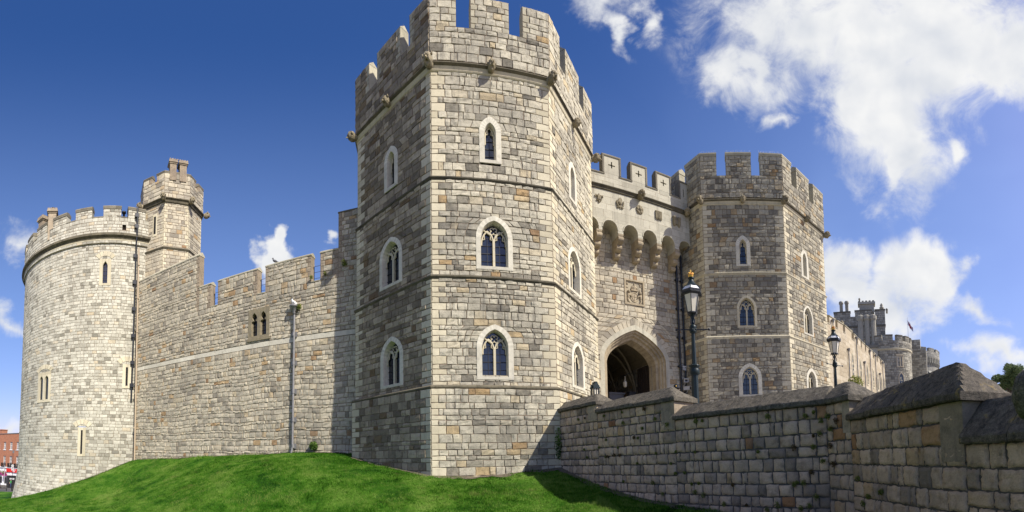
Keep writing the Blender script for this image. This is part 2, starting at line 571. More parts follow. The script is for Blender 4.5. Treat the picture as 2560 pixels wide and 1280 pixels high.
def fprism(a, P, pts, d0, d1, mat=0, tint=None, smooth=False):
    """polygon (u, z) pushed out from d0 to d1"""
    n = len(pts)
    V = [P(u, z, d1) for u, z in pts] + [P(u, z, d0) for u, z in pts]
    Fs = [tuple(range(n)), tuple(range(2 * n - 1, n - 1, -1))] + [(i, i + n, (i + 1) % n + n, (i + 1) % n) for i in range(n)]
    a.add(V, Fs, mat, rt() if tint is None else tint, smooth)


def uprism(a, P, prof, u0, u1, mat=0, tint=None, smooth=False):
    """profile (d, z) run along u"""
    n = len(prof)
    V = [P(u0, z, d) for d, z in prof] + [P(u1, z, d) for d, z in prof]
    Fs = [tuple(range(n - 1, -1, -1)), tuple(range(n, 2 * n))] + [(i, (i + 1) % n, (i + 1) % n + n, i + n) for i in range(n)]
    a.add(V, Fs, mat, rt() if tint is None else tint, smooth)


def tube(a, path, r, seg=6, mat=0, tint=.5, smooth=True, cap=True):
    path = [Vector(p) for p in path]
    n = len(path)
    rr = r if isinstance(r, (list, tuple)) else [r] * n
    V = []
    up = None
    for i, p in enumerate(path):
        t = (path[min(i + 1, n - 1)] - path[max(i - 1, 0)]).normalized()
        if up is None:
            up = Vector((0, 0, 1)) if abs(t.z) < .9 else Vector((1, 0, 0))
        x = t.cross(up).normalized()
        up = x.cross(t).normalized()
        for k in range(seg):
            q = 2 * math.pi * k / seg
            V.append(p + (x * math.cos(q) + up * math.sin(q)) * rr[i])
    Fs = [(i * seg + k, i * seg + (k + 1) % seg, (i + 1) * seg + (k + 1) % seg, (i + 1) * seg + k) for i in range(n - 1) for k in range(seg)]
    a.add(V, Fs, mat, tint, smooth)
    if cap:
        a.add(V[:seg], [tuple(range(seg))], mat, tint)
        a.add(V[-seg:], [tuple(range(seg))], mat, tint)


def lathe(a, c, prof, seg=16, mat=0, tint=.5, smooth=True, rot=0., squash=1.):
    n = len(prof)
    V = [(c[0] + r * math.cos(rot + 2 * math.pi * k / seg), c[1] + squash * r * math.sin(rot + 2 * math.pi * k / seg), c[2] + z) for r, z in prof for k in range(seg)]
    Fs = [(i * seg + k, i * seg + (k + 1) % seg, (i + 1) * seg + (k + 1) % seg, (i + 1) * seg + k) for i in range(n - 1) for k in range(seg)]
    a.add(V, Fs, mat, tint, smooth)
    a.add(V[:seg], [tuple(range(seg - 1, -1, -1))], mat, tint)
    a.add(V[-seg:], [tuple(range(seg))], mat, tint)


def blob(a, c, r, axes=None, seg=10, rings=7, mat=0, tint=.5, jit=0.):
    """ellipsoid at c with radii r along axes"""
    ax = axes or (Vector((1, 0, 0)), Vector((0, 1, 0)), Vector((0, 0, 1)))
    c = Vector(c)
    V = []
    for i in range(rings + 1):
        th = math.pi * i / rings
        for k in range(seg):
            ph = 2 * math.pi * k / seg
            j = 1 + jit * (rt() - .5)
            q = (math.sin(th) * math.cos(ph) * r[0] * j, math.sin(th) * math.sin(ph) * r[1] * j, math.cos(th) * r[2] * j)
            V.append(c + ax[0] * q[0] + ax[1] * q[1] + ax[2] * q[2])
    Fs = [(i * seg + k, (i + 1) * seg + k, (i + 1) * seg + (k + 1) % seg, i * seg + (k + 1) % seg) for i in range(rings) for k in range(seg)]
    a.add(V, Fs, mat, tint, True)


# ------------------------------------------------------------------ arch outlines
class Prof:
    """pointed opening: sill zb, springing zs, apex za, half width w, centred on u"""

    def __init__(s, u, w, zb, zs, za, kind='pointed'):
        s.u, s.w, s.zb, s.zs, s.za, s.kind = u, w, zb, zs, za, kind
        h = max(za - zs, 1e-4)
        s.h = h
        if kind == 'pointed':
            s.c = max((h * h - w * w) / (2 * w), 0.)
            s.R = s.w + s.c

    def hw(s, z):
        z = min(max(z, s.zb), s.za)
        if z <= s.zs or s.kind == 'rect':
            return s.w
        t = (z - s.zs)
        if s.kind == 'pointed':
            return max(math.sqrt(max(s.R ** 2 - t * t, 0)) - s.c, 0.)
        return s.w * max(1 - (t / s.h) ** 1.9, 0) ** .86       # four-centred

    def pts(s, n=14):
        if s.kind == 'rect':
            return [(s.u - s.w, s.zb), (s.u - s.w, s.za), (s.u + s.w, s.za), (s.u + s.w, s.zb)]
        L = [(s.u - s.w, s.zb)]
        for i in range(n + 1):
            t = math.sin(.5 * math.pi * i / n)
            z = s.zs + s.h * t
            L.append((s.u - s.hw(z), z))
        L[-1] = (s.u, s.za)
        return L + [(2 * s.u - u, z) for u, z in reversed(L[:-1])]

    def grow(s, g, gb=None):
        gb = g if gb is None else gb
        return Prof(s.u, s.w + g, s.zb - gb, s.zs, s.za + g * 1.12, s.kind)


# ------------------------------------------------------------------ masonry: every stone is real geometry
def courses(z0, z1, h, lo=.72, hi=1.3):
    n = max(1, int(round((z1 - z0) / h)))
    w = RNG.uniform(lo, hi, n)
    e = np.concatenate([[0], np.cumsum(w)])
    return z0 + e / e[-1] * (z1 - z0)


def masonry(a, P, z0, z1, uL, uR, h=.28, w=.40, opens=(), ql=None, qr=None, mort=.013, dep=.036, bev=.013,
            n=3, mm=0, ms=1, mq=2, skip=(), rough=1.0, lo=.66, hi=1.4, back=.6, wv=(.5, 1.8), qdep=.6, zs=None, jog=.009):
    """a = Acc; materials: mm mortar, ms stones, mq dressed quoins. uL, uR numbers or functions of z.
    opens = Prof list; ql / qr = (short, long, phase) quoins at the ends; skip = z bands left bare"""
    fL = uL if callable(uL) else (lambda z, v=uL: v)
    fR = uR if callable(uR) else (lambda z, v=uR: v)
    zz = courses(z0, z1, h, lo, hi) if zs is None else zs
    Q = []
    B = []
    for r in range(len(zz) - 1):
        a0, a1 = zz[r], zz[r + 1]
        zm = .5 * (a0 + a1)
        if any(b0 - .02 < zm < b1 + .02 for b0, b1 in skip):
            B.append((fL(a0), fR(a0), fR(a1), fL(a1), a0, a1))
            continue
        cuts = []
        for p in opens:
            if p.zb < zm < p.za:
                cuts.append((p.u - p.hw(a0), p.u + p.hw(a0), p.u - p.hw(a1), p.u + p.hw(a1)))
        cuts.sort()
        segs = []
        l0, l1 = fL(a0), fL(a1)
        lend = ql
        for c in cuts:
            segs.append((l0, l1, c[0], c[2], lend, None))
            l0, l1 = c[1], c[3]
            lend = None
        segs.append((l0, l1, fR(a0), fR(a1), lend, qr))
        for (x0, x1, y0, y1, el, er) in segs:
            if min(y0 - x0, y1 - x1) < .03:
                continue
            B.append((x0, y0, y1, x1, a0, a1))
            if el:
                q = el[1] if (r + el[2]) % 2 else el[0]
                Q.append((x0, x0 + q, x1 + q, x1, a0, a1, rt(), mq, qdep))
                x0 += q
                x1 += q
            if er:
                q = er[1] if (r + er[2]) % 2 else er[0]
                Q.append((y0 - q, y0, y1, y1 - q, a0, a1, rt(), mq, qdep))
                y0 -= q
                y1 -= q
            L = .5 * (y0 + y1 - x0 - x1)
            if L < .04:
                continue
            k = max(1, int(round(L / w)))
            ww = RNG.uniform(wv[0], wv[1], k)
            e = np.concatenate([[0], np.cumsum(ww)]) / ww.sum()
            for i in range(k):
                s0, s1 = e[i], e[i + 1]
                Q.append((x0 + (y0 - x0) * s0, x0 + (y0 - x0) * s1, x1 + (y1 - x1) * s1, x1 + (y1 - x1) * s0, a0, a1, rt(), ms, 1.))
    # mortar bed
    V = []
    for (b0, b1, b2, b3, a0, a1) in B:
        k = max(1, int(math.ceil((b1 - b0) / back)))
        for i in range(k):
            s0, s1 = i / k, (i + 1) / k
            V += [(b0 + (b1 - b0) * s0, a0), (b0 + (b1 - b0) * s1, a0), (b3 + (b2 - b3) * s1, a1), (b3 + (b2 - b3) * s0, a1)]
    V = np.array(V)
    a.quads(P(V[:, 0], V[:, 1], np.zeros(len(V))), np.arange(len(V)).reshape(-1, 4), mm)
    if not Q:
        return
    Q = np.array(Q)
    K = len(Q)
    # stone template: outer ring on the bed, inner n x n grid standing proud
    ring = [(i / (n - 1), 0) for i in range(n - 1)] + [(1, i / (n - 1)) for i in range(n - 1)] + [(1 - i / (n - 1), 1) for i in range(n - 1)] + [(0, 1 - i / (n - 1)) for i in range(n - 1)]
    nr = len(ring)
    ra = np.array([p[0] for p in ring])
    rb = np.array([p[1] for p in ring])
    ga, gb = np.meshgrid(np.linspace(0, 1, n), np.linspace(0, 1, n))
    ga, gb = ga.ravel(), gb.ravel()
    wid = np.maximum(.5 * (Q[:, 1] - Q[:, 0] + Q[:, 2] - Q[:, 3]), .02)
    hei = np.maximum(Q[:, 5] - Q[:, 4], .02)
    mu = np.minimum(mort / wid, .2)[:, None]
    mv = np.minimum(mort / hei, .2)[:, None]
    bu = np.minimum(bev / wid, .3)[:, None]
    bv = np.minimum(bev / hei, .3)[:, None]
    oa = mu + ra[None] * (1 - 2 * mu)
    ob = mv + rb[None] * (1 - 2 * mv)
    ia = mu + bu + ga[None] * (1 - 2 * mu - 2 * bu)
    ib = mv + bv + gb[None] * (1 - 2 * mv - 2 * bv)
    A_ = np.concatenate([oa, ia], 1)
    B_ = np.concatenate([ob, ib], 1)
    A_ = A_ + RNG.normal(0, jog, A_.shape) / wid[:, None]
    B_ = B_ + RNG.normal(0, jog, B_.shape) / hei[:, None]
    A_ = np.clip(A_, 0, 1)
    B_ = np.clip(B_, 0, 1)
    U = (Q[:, 0:1] * (1 - A_) + Q[:, 1:2] * A_) * (1 - B_) + (Q[:, 3:4] * (1 - A_) + Q[:, 2:3] * A_) * B_
    Z = Q[:, 4:5] * (1 - B_) + Q[:, 5:6] * B_
    corner = ((ga == 0) | (ga == 1)).astype(float) * ((gb == 0) | (gb == 1)).astype(float)
    rgh = np.where(Q[:, 7:8] == ms, rough, .12)
    di = dep * Q[:, 8:9] * (.65 + .5 * RNG.random((K, 1)) * np.where(Q[:, 7:8] == ms, 1, .3)) + RNG.normal(0, 1, (K, n * n)) * dep * .26 * rgh - corner[None] * dep * .28 * rgh
    di = np.maximum(di, dep * .15)
    D = np.concatenate([np.full((K, nr), -.004), di], 1)
    nv = nr + n * n
    V = P(U, Z, D).reshape(-1, 3)
    edge = [i for i in range(n)] + [n * (i + 1) + n - 1 for i in range(n - 1)] + [n * n - 2 - i for i in range(n - 1)] + [n * (n - 2 - i) for i in range(n - 2)]
    Ft = [(i, (i + 1) % nr, nr + edge[(i + 1) % nr], nr + edge[i]) for i in range(nr)]
    for j in range(n - 1):
        for i in range(n - 1):
            b = nr + j * n + i
            Ft.append((b, b + 1, b + 1 + n, b + n))
    Ft = np.array(Ft)
    FF = (Ft[None] + (np.arange(K) * nv)[:, None, None]).reshape(-1, 4)
    a.quads(V, FF, np.repeat(Q[:, 7].astype(int), len(Ft)), np.repeat(Q[:, 6], len(Ft)), n > 3)


# ------------------------------------------------------------------ gothic windows
def arch_path(P, u, w, zb, zs, za, d, n=8):
    return [P(x, z, d) for x, z in Prof(u, w, zb, zs, za).pts(n)]


def window(P, root, o, i, two=True, fm='white_stone', label=None, rec=.30):
    """o, i = outer and inner outlines of the surround; glass sits rec behind the wall"""
    a = Acc()
    po, pi = o.pts(), i.pts()
    i2 = Prof(i.u, i.w - .055, i.zb + .05, i.zs, i.za - .075)
    p2 = i2.pts()
    n = len(po)
    rings = [[P(u, z, -.02) for u, z in po], [P(u, z, .052) for u, z in po], [P(u, z, .056) for u, z in pi], [P(u, z, -rec) for u, z in p2]]
    V = [p for r in rings for p in r]
    for r in range(3):
        Fs = [(r * n + k, r * n + (k + 1) % n, (r + 1) * n + (k + 1) % n, (r + 1) * n + k) for k in range(n)]
        if r == 0:
            a.add(V, Fs, 0, .5)
        else:
            a.add(V, Fs, 0, [.2 + .8 * ((k * 7) // 3 % 5) / 4 for k in range(n)])
    fr = a.build('window', fm, root, label)
    a = Acc()
    a.add([P(u, z, -rec + .02) for u, z in p2], [tuple(range(n))], 0)
    a.build('glass_pane', 'glass', fr)
    # lead and iron bars
    a = Acc()
    w, zb, za = i2.w, i2.zb, i2.za
    lights = [(-w, 0), (0, w)] if two else [(-w, w)]
    for (l, r) in lights:
        uc = i.u + .5 * (l + r)
        ht = za - .1 if not two else i.zs + .1
        fbox(a, P, uc - .012, uc + .012, zb, ht, -rec + .022, -rec + .045, 0)
    k = 0
    z = zb + .32
    while z < za - .15:
        h = i2.hw(z)
        t = .022 if k != 1 else .04
        fbox(a, P, i.u - h, i.u + h, z - t / 2, z + t / 2, -rec + .023, -rec + .05, 0)
        z += .38
        k += 1
    a.build('glazing_bars', 'black', fr)
    # tracery
    a = Acc()
    dt = -rec + .10
    if two:
        fbox(a, P, i.u - .055, i.u + .055, zb, i.zs - .05, -rec + .03, -rec + .17, 0, .5)
        hw = w * .5
        for sx in (-1, 1):
            uc = i.u + sx * hw
            tube(a, arch_path(P, uc, hw - .01, i.zs - .30, i.zs - .18, i.zs + .42, dt), .042, 6, 0, .5)
            # cusps of the light's head
            for q in (-1, 1):
                tube(a, [P(uc + q * hw * .95, i.zs - .02, dt), P(uc + q * hw * .45, i.zs + .02, dt), P(uc + q * hw * .55, i.zs + .25, dt)], [.035, .028, .035], 5, 0, .5)
            tube(a, [P(i.u, i.zs - .1, dt), P(i.u + sx * .10, i.zs + .22, dt), P(i.u + sx * i.hw(i.zs + .55 * i.h) * .98, i.zs + .55 * i.h, dt)], [.05, .045, .04], 6, 0, .5)
        c = (i.u, i.zs + .52 * i.h)
        for q in range(4):
            an = math.pi / 4 + q * math.pi / 2
            cc = (c[0] + .10 * math.cos(an), c[1] + .10 * math.sin(an))
            tube(a, [P(cc[0] + .095 * math.cos(t_), cc[1] + .095 * math.sin(t_), dt) for t_ in np.linspace(an - 2.2, an + 2.2, 7)], .026, 5, 0, .5)
    else:
        tube(a, arch_path(P, i.u, w - .01, i.zs - .5, i.zs - .1, za - .02, dt), .035, 6, 0, .5)
        for q in (-1, 1):
            tube(a, [P(i.u + q * w * .95, i.zs + .0, dt), P(i.u + q * w * .35, i.zs + .05, dt), P(i.u + q * w * .5, i.zs + .3 * i.h + .05, dt)], [.04, .03, .04], 5, 0, .5)
    a.build('tracery', 'dressed', fr)
    return fr


def hole(o, g=.06):
    """the gap left in the masonry behind a window surround"""
    return Prof(o.u, o.w - g, o.zb + g, o.zs, o.za - g * 1.15, o.kind)


# ------------------------------------------------------------------ carved heads on the string courses
def carved_head(root, pos, n, size=.6, seed=0, mat='carved'):
    rs = np.random.default_rng(seed)
    n = Vector((n[0], n[1], 0)).normalized()
    f = (n + Vector((0, 0, -.35))).normalized()          # looks out and a little down
    t = Vector((0, 0, 1)).cross(f).normalized()
    up = f.cross(t).normalized()
    c = Vector(pos) + n * size * .42
    a = Acc()
    seg, rings = 20, 14
    V = []
    beast = seed % 3 == 1
    gap = .8 if beast else .35
    for i in range(rings + 1):
        th = math.pi * i / rings
        for k in range(seg):
            ph = 2 * math.pi * k / seg
            x, y, z = math.sin(th) * math.sin(ph), math.sin(th) * math.cos(ph), math.cos(th)   # y forward
            r = 1.

            def g(px, pz, s, h):
                return h * math.exp(-((x - px) ** 2 + (z - pz) ** 2) / (s * s)) if y > 0 else 0.
            r += g(0, -.05, .17, .62) + g(0, .12, .13, .28)               # nose
            r += g(.36, .36, .2, .26) + g(-.36, .36, .2, .26)              # brows
            r -= g(.34, .13, .15, .42) + g(-.34, .13, .15, .42)            # eye sockets
            r += g(.5, -.12, .22, .12) + g(-.5, -.12, .22, .12)            # cheeks
            r -= g(0, -.45, .22 if not beast else .3, gap)                 # mouth
            r += g(0, -.80, .25, .22)                                      # chin
            if z > .45 or y < -.1:
                r += .12 + .08 * math.sin(ph * 7) * math.sin(th * 5)       # hair or mane
            r += rs.normal(0, .02)
            V.append(c + t * (x * r * size * .36) + f * (y * r * size * .40) + up * (z * r * size * .47))
    Fs = [(i * seg + k, i * seg + (k + 1) % seg, (i + 1) * seg + (k + 1) % seg, (i + 1) * seg + k) for i in range(rings) for k in range(seg)]
    a.add(V, Fs, 0, rt(), False)
    for sx in (-1, 1):       # ears
        blob(a, c + t * sx * size * .40 + up * size * (.12 if not beast else .34), (size * .08, size * .10, size * .16), (t, f, up), 7, 5, 0, rt())
    # neck block tying it to the course
    b = Vector(pos) - n * .05
    ring = []
    for (cc, s1, s2) in ((b, .34, .42), (c - n * size * .1, .27, .3)):
        for k in range(8):
            q = 2 * math.pi * k / 8
            ring.append(cc + t * math.cos(q) * size * s1 + Vector((0, 0, 1)) * math.sin(q) * size * s2)
    a.add(ring, [(k, (k + 1) % 8, 8 + (k + 1) % 8, 8 + k) for k in range(8)], 0, rt(), True)
    return a.build('carved_head', mat, root)


# ------------------------------------------------------------------ the octagonal towers of the gatehouse
class Oct:
    def __init__(s, cx, cy, ang):
        s.cx, s.cy, s.a = cx, cy, ang

    def P(s, k, side, off=0.):
        an = s.a - math.pi / 2 + k * math.pi / 4
        ap = side * 1.2071068
        return frame((s.cx + ap * math.cos(an), s.cy + ap * math.sin(an)), s.a + k * math.pi / 4, off)

    def v(s, k, side, z):
        """vertex k: where face k - 1 meets face k"""
        an = s.a - math.pi / 2 - math.pi / 8 + k * math.pi / 4
        r = side * 1.3065630
        return Vector((s.cx + r * math.cos(an), s.cy + r * math.sin(an), z))

    def n(s, an_k):
        an = s.a - math.pi / 2 + an_k * math.pi / 4
        return Vector((math.cos(an), math.sin(an), 0))

    def band(s, a, side, prof, mat=0):
        """moulding (out, z) carried round all eight sides"""
        m = len(prof)
        V = []
        for k in range(8):
            for (d, z) in prof:
                V.append(s.v(k, side + d / 1.2071068, z))
        Fs, T = [], []
        for k in range(8):
            t = rt()
            for j in range(m - 1):
                Fs.append((k * m + j, ((k + 1) % 8) * m + j, ((k + 1) % 8) * m + j + 1, k * m + j + 1))
                T.append(t)
        a.add(V, Fs, mat, T)


def string_prof(z, pr=.10, h=.2):
    # weathered top slope, nosing, hollow below
    return [(-.02, z + .10), (pr * 1.2, z), (pr * 1.2, z - .06), (pr * .75, z - .11), (pr * .5, z - h * .85), (-.02, z - h)]


def corbel_prof(z):
    return [(-.02, z + .16), (.20, z), (.22, z - .05), (.17, z - .09), (.11, z - .13), (.07, z - .22), (.06, z - .28), (.09, z - .31), (.06, z - .36), (-.02, z - .40)]


def merlons(a, root, cmat, O, k, s, z0, sill, top, ridge, th, gaps, ms=1, first=True, cop_h=0.):
    """battlemented parapet on face k; a = stones, ac = copings"""
    P = O.P(k, s)
    hs = s / 2
    t8 = math.tan(math.pi / 8)
    e = 0.0
    masonry(a, P, z0, sill, -hs + e, hs - e, .32, .48, ms=ms, mq=2, rough=1.1)
    Pi = O.P(k, s, -th)
    hi = hs - th * t8
    # back face of the wall and the sill between merlons
    a.add([Pi(hi, z0 - 1, 0), Pi(-hi, z0 - 1, 0), Pi(-hi, sill, 0), Pi(hi, sill, 0)], [(0, 1, 2, 3)], 0)
    xs = [-hs] + [x for g in gaps for x in g] + [hs]
    for (g0, g1) in gaps:
        ac = Acc()
        uprism(ac, P, [(.0, sill - .02), (.012, sill), (-.12, sill + .09), (-th, sill + .07), (-th, sill - .02)], g0, g1, 0)
        ac.build('sill', cmat, root)
    mt = top - cop_h
    for q in range(0, len(xs), 2):
        l, r = xs[q], xs[q + 1]
        cl, cr = abs(l + hs) < 1e-6, abs(r - hs) < 1e-6
        il = -hi if cl else l
        ir = hi if cr else r
        masonry(a, P, sill, mt, l, r, .32, .46, ql=None if cl else (.22, .36, q), qr=None if cr else (.22, .36, q + 1), ms=ms, mq=2, rough=1.1)
        # cheeks and back
        b = .004
        if not cl:
            a.add([P(l, sill, b), P(l, mt, b), P(l, mt, -th), P(l, sill, -th)], [(0, 1, 2, 3)], 2, rt())
        if not cr:
            a.add([P(r, sill, -th), P(r, mt, -th), P(r, mt, b), P(r, sill, b)], [(0, 1, 2, 3)], 2, rt())
        a.add([P(ir, sill, -th), P(il, sill, -th), P(il, mt, -th), P(ir, mt, -th)], [(0, 1, 2, 3)], ms, rt())
        # saddle-backed coping
        if cop_h:
            pr = [(.035, mt), (.045, mt + .06), (.02, mt + .075), (.055, mt + .15), (.04, top), (-th * .5, ridge), (-th - .04, top), (-th - .04, mt)]
        else:
            pr = [(.012, mt - .05), (.018, mt), (-th * .5, ridge), (-th - .01, mt), (-th - .005, mt - .05)]
        n = len(pr)

        def ends(d, left):
            if left:
                return (-hs - d * t8) if cl else l - (.0 if not cop_h else .03)
            return (hs + d * t8) if cr else r + (.0 if not cop_h else .03)
        V = [P(ends(d, True), z, d) for d, z in pr] + [P(ends(d, False), z, d) for d, z in pr]
        Fs = [(i, (i + 1) % n, (i + 1) % n + n, i + n) for i in range(n)] + [tuple(range(n - 1, -1, -1)), tuple(range(n, 2 * n))]
        ac = Acc()
        ac.add(V, Fs, 0, rt())
        ac.build('coping', cmat, root)


def gate_tower(C):
    O = Oct(C['cx'], C['cy'], C['ang'])
    root = thing('gate_tower', C['label'], 'tower', (C['cx'], C['cy'], C['zb']), 'octagonal towers flanking the gate')
    if C.get('part_label'):
        root['label'] = C['label']
    # outlines of the windows per face
    W = C['win']
    wa = Acc()
    hw_ = C.get('hw') or [(C['h'], C['w'])] * 4
    for lv, (z0, z1, s) in enumerate(C['levels']):
        for k in range(-2, 6):
            P = O.P(k, s)
            hs = s / 2
            if k in C['stone_faces']:
                op = [hole(w['o']) for w in W if w['k'] == k and w['lv'] == lv]
                ph = (k + lv) % 2
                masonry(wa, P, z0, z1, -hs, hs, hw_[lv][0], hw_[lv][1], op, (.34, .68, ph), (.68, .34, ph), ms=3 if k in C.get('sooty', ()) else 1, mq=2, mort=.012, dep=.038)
            else:
                wa.add([P(-hs, z0, 0), P(hs, z0, 0), P(hs, z1, 0), P(-hs, z1, 0)], [(0, 1, 2, 3)], 1, rt())
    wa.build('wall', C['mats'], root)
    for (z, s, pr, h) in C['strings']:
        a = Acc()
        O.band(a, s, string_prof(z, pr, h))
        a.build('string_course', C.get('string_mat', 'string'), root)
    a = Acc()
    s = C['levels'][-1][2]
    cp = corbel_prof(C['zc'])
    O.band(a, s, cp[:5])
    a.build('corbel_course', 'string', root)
    a = Acc()
    O.band(a, s, cp[4:])
    a.build('roll_moulding', 'dressed', root)
    a = Acc()
    for k in range(-2, 6):
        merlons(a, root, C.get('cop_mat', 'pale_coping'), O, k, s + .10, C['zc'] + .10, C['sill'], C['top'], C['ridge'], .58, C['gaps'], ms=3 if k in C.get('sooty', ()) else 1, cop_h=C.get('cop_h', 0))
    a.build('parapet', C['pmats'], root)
    a = Acc()
    a.add([O.v(k, s - .3, C['sill'] - 1.2) for k in range(8)], [tuple(range(8))], 0)
    a.build('roof', 'slate', root)
    for w in W:
        P = O.P(w['k'], C['levels'][w['lv']][2])
        window(P, root, w['o'], w['i'], w['two'], w.get('fm', 'white_stone'))
    z = C['zc'] - .10
    j = C.get('seed', 0)
    for k in C['heads_v']:
        v = O.v(k, s + .10, z)
        carved_head(root, v, O.n(k - .5), .58, j)
        j += 1
    for k in C['heads_m']:
        P = O.P(k, s)
        carved_head(root, P(0, z - .02, .12), O.n(k), .50, j)
        j += 1
    # bird spikes on the merlons
    if C.get('spikes'):
        for k in C['spikes']:
            P = O.P(k, s + .10)
            xs = [-s / 2 + .1] + [x for g in C['gaps'] for x in g] + [s / 2 - .1]
            for q in range(0, len(xs), 2):
                a = Acc()
                tube(a, [P(xs[q], C['ridge'] + .005, -.29), P(xs[q + 1], C['ridge'] + .005, -.29)], .012, 4)
                for u in np.arange(xs[q], xs[q + 1], .13):
                    p = P(u, C['ridge'] - .02, -.29)
                    tube(a, [p, p + np.array([RNG.normal(0, .03), RNG.normal(0, .03), .20])], .006, 3, 0, .5, False, False)
                a.build('bird_spike_strip', 'lead', root)
    return O, root


def wspec(k, lv, u, outer, inner, two, fm='white_stone'):
    """outer / inner = (half width, sill, springing, apex)"""
    return dict(k=k, lv=lv, two=two, fm=fm, o=Prof(u, *outer), i=Prof(u, *inner))


def main_windows():
    L = []
    for k, us in ((0, (-.08, .03, -.03)), (-1, (.05, .06, .18)), (1, (-.18, -.34, -.33)), (-2, (0, 0, 0))):
        L.append(wspec(k, 3, us[0], (.54, 14.36, 15.93, 16.70), (.28, 14.52, 15.93, 16.40), False))
        L.append(wspec(k, 2, us[1], (.89, 9.07, 10.62, 11.70), (.66, 9.22, 10.62, 11.47), True))
        L.append(wspec(k, 1, us[2], (.88, 3.78, 5.32, 6.40), (.63, 3.92, 5.32, 6.17), True))
    return L


GAPS = [(-1.68, -.98), (.94, 1.63)]
OM, main_tower = gate_tower(dict(
    cx=-2.2685, cy=26.3677, ang=R_(12.668), zb=-.6, label='tall pale octagonal tower standing nearest, with white-framed windows on three storeys',
    levels=[(-2.2, 3.32, 6.13), (3.40, 8.58, 5.98), (8.62, 13.42, 5.93), (13.46, 18.86, 5.88)],
    strings=[(3.42, 6.02, .14, .30), (8.67, 5.95, .11, .20), (13.50, 5.90, .10, .20)],
    zc=19.16, sill=21.0, top=22.62, ridge=22.86, gaps=GAPS, h=.28, w=.43, hw=[(.31, .50), (.285, .47), (.30, .48), (.33, .50)], win=main_windows(), stone_faces=(-2, -1, 0, 1, 2),
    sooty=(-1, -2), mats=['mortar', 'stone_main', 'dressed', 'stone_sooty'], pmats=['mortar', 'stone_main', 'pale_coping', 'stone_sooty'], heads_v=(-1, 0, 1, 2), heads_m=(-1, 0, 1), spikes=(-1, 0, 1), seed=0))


def right_windows():
    L = []
    for k, us in ((0, (-.12, -.03, 0)), (1, (-.30, -.18, -.10)), (-1, (0, 0, 0))):
        if k == -1:
            continue
        L.append(wspec(k, 3, us[0], (.53, 13.58, 15.10, 15.86), (.27, 13.72, 15.10, 15.58), False))
        L.append(wspec(k, 2, us[1], (.72, 9.05, 10.45, 11.42), (.56, 9.18, 10.45, 11.25), True, 'dressed' if k == 0 else 'white_stone'))
        L.append(wspec(k, 1, us[2], (.84, 4.05, 5.40, 6.45), (.58, 4.18, 5.40, 6.20), True))
    return L


OR, right_tower = gate_tower(dict(
    cx=19.7113, cy=31.3806, ang=R_(-27.786), zb=2.0, label='grey octagonal tower to the right of the arched gateway, behind the street lamp',
    levels=[(.5, 3.2, 6.1), (3.24, 8.32, 6.0), (8.36, 13.02, 5.97), (13.06, 18.20, 5.95)],
    strings=[(3.3, 6.05, .1, .2), (8.42, 5.98, .10, .20), (13.10, 5.96, .10, .20)], string_mat='dressed',
    zc=18.52, sill=20.28, top=22.0, ridge=22.2, cop_h=.24, gaps=[(-1.82, -1.12), (.72, 1.40)], h=.315, w=.44, win=right_windows(), stone_faces=(-2, -1, 0, 1, 2),
    mats=['mortar', 'stone_right', 'dressed'], pmats=['mortar', 'stone_right', 'pale_coping'], heads_v=(0, 1, 2), heads_m=(0, 1), spikes=(-1, 0, 1), seed=3))

# ------------------------------------------------------------------ gatehouse between the towers
GA = math.atan2(.198, .980)
GP = frame((5.54, 26.2), GA)
gate = thing('gatehouse', 'cream stone gatehouse wall with a pointed carriage arch below a battlemented parapet', 'gatehouse', (9.4, 27, 2.4))


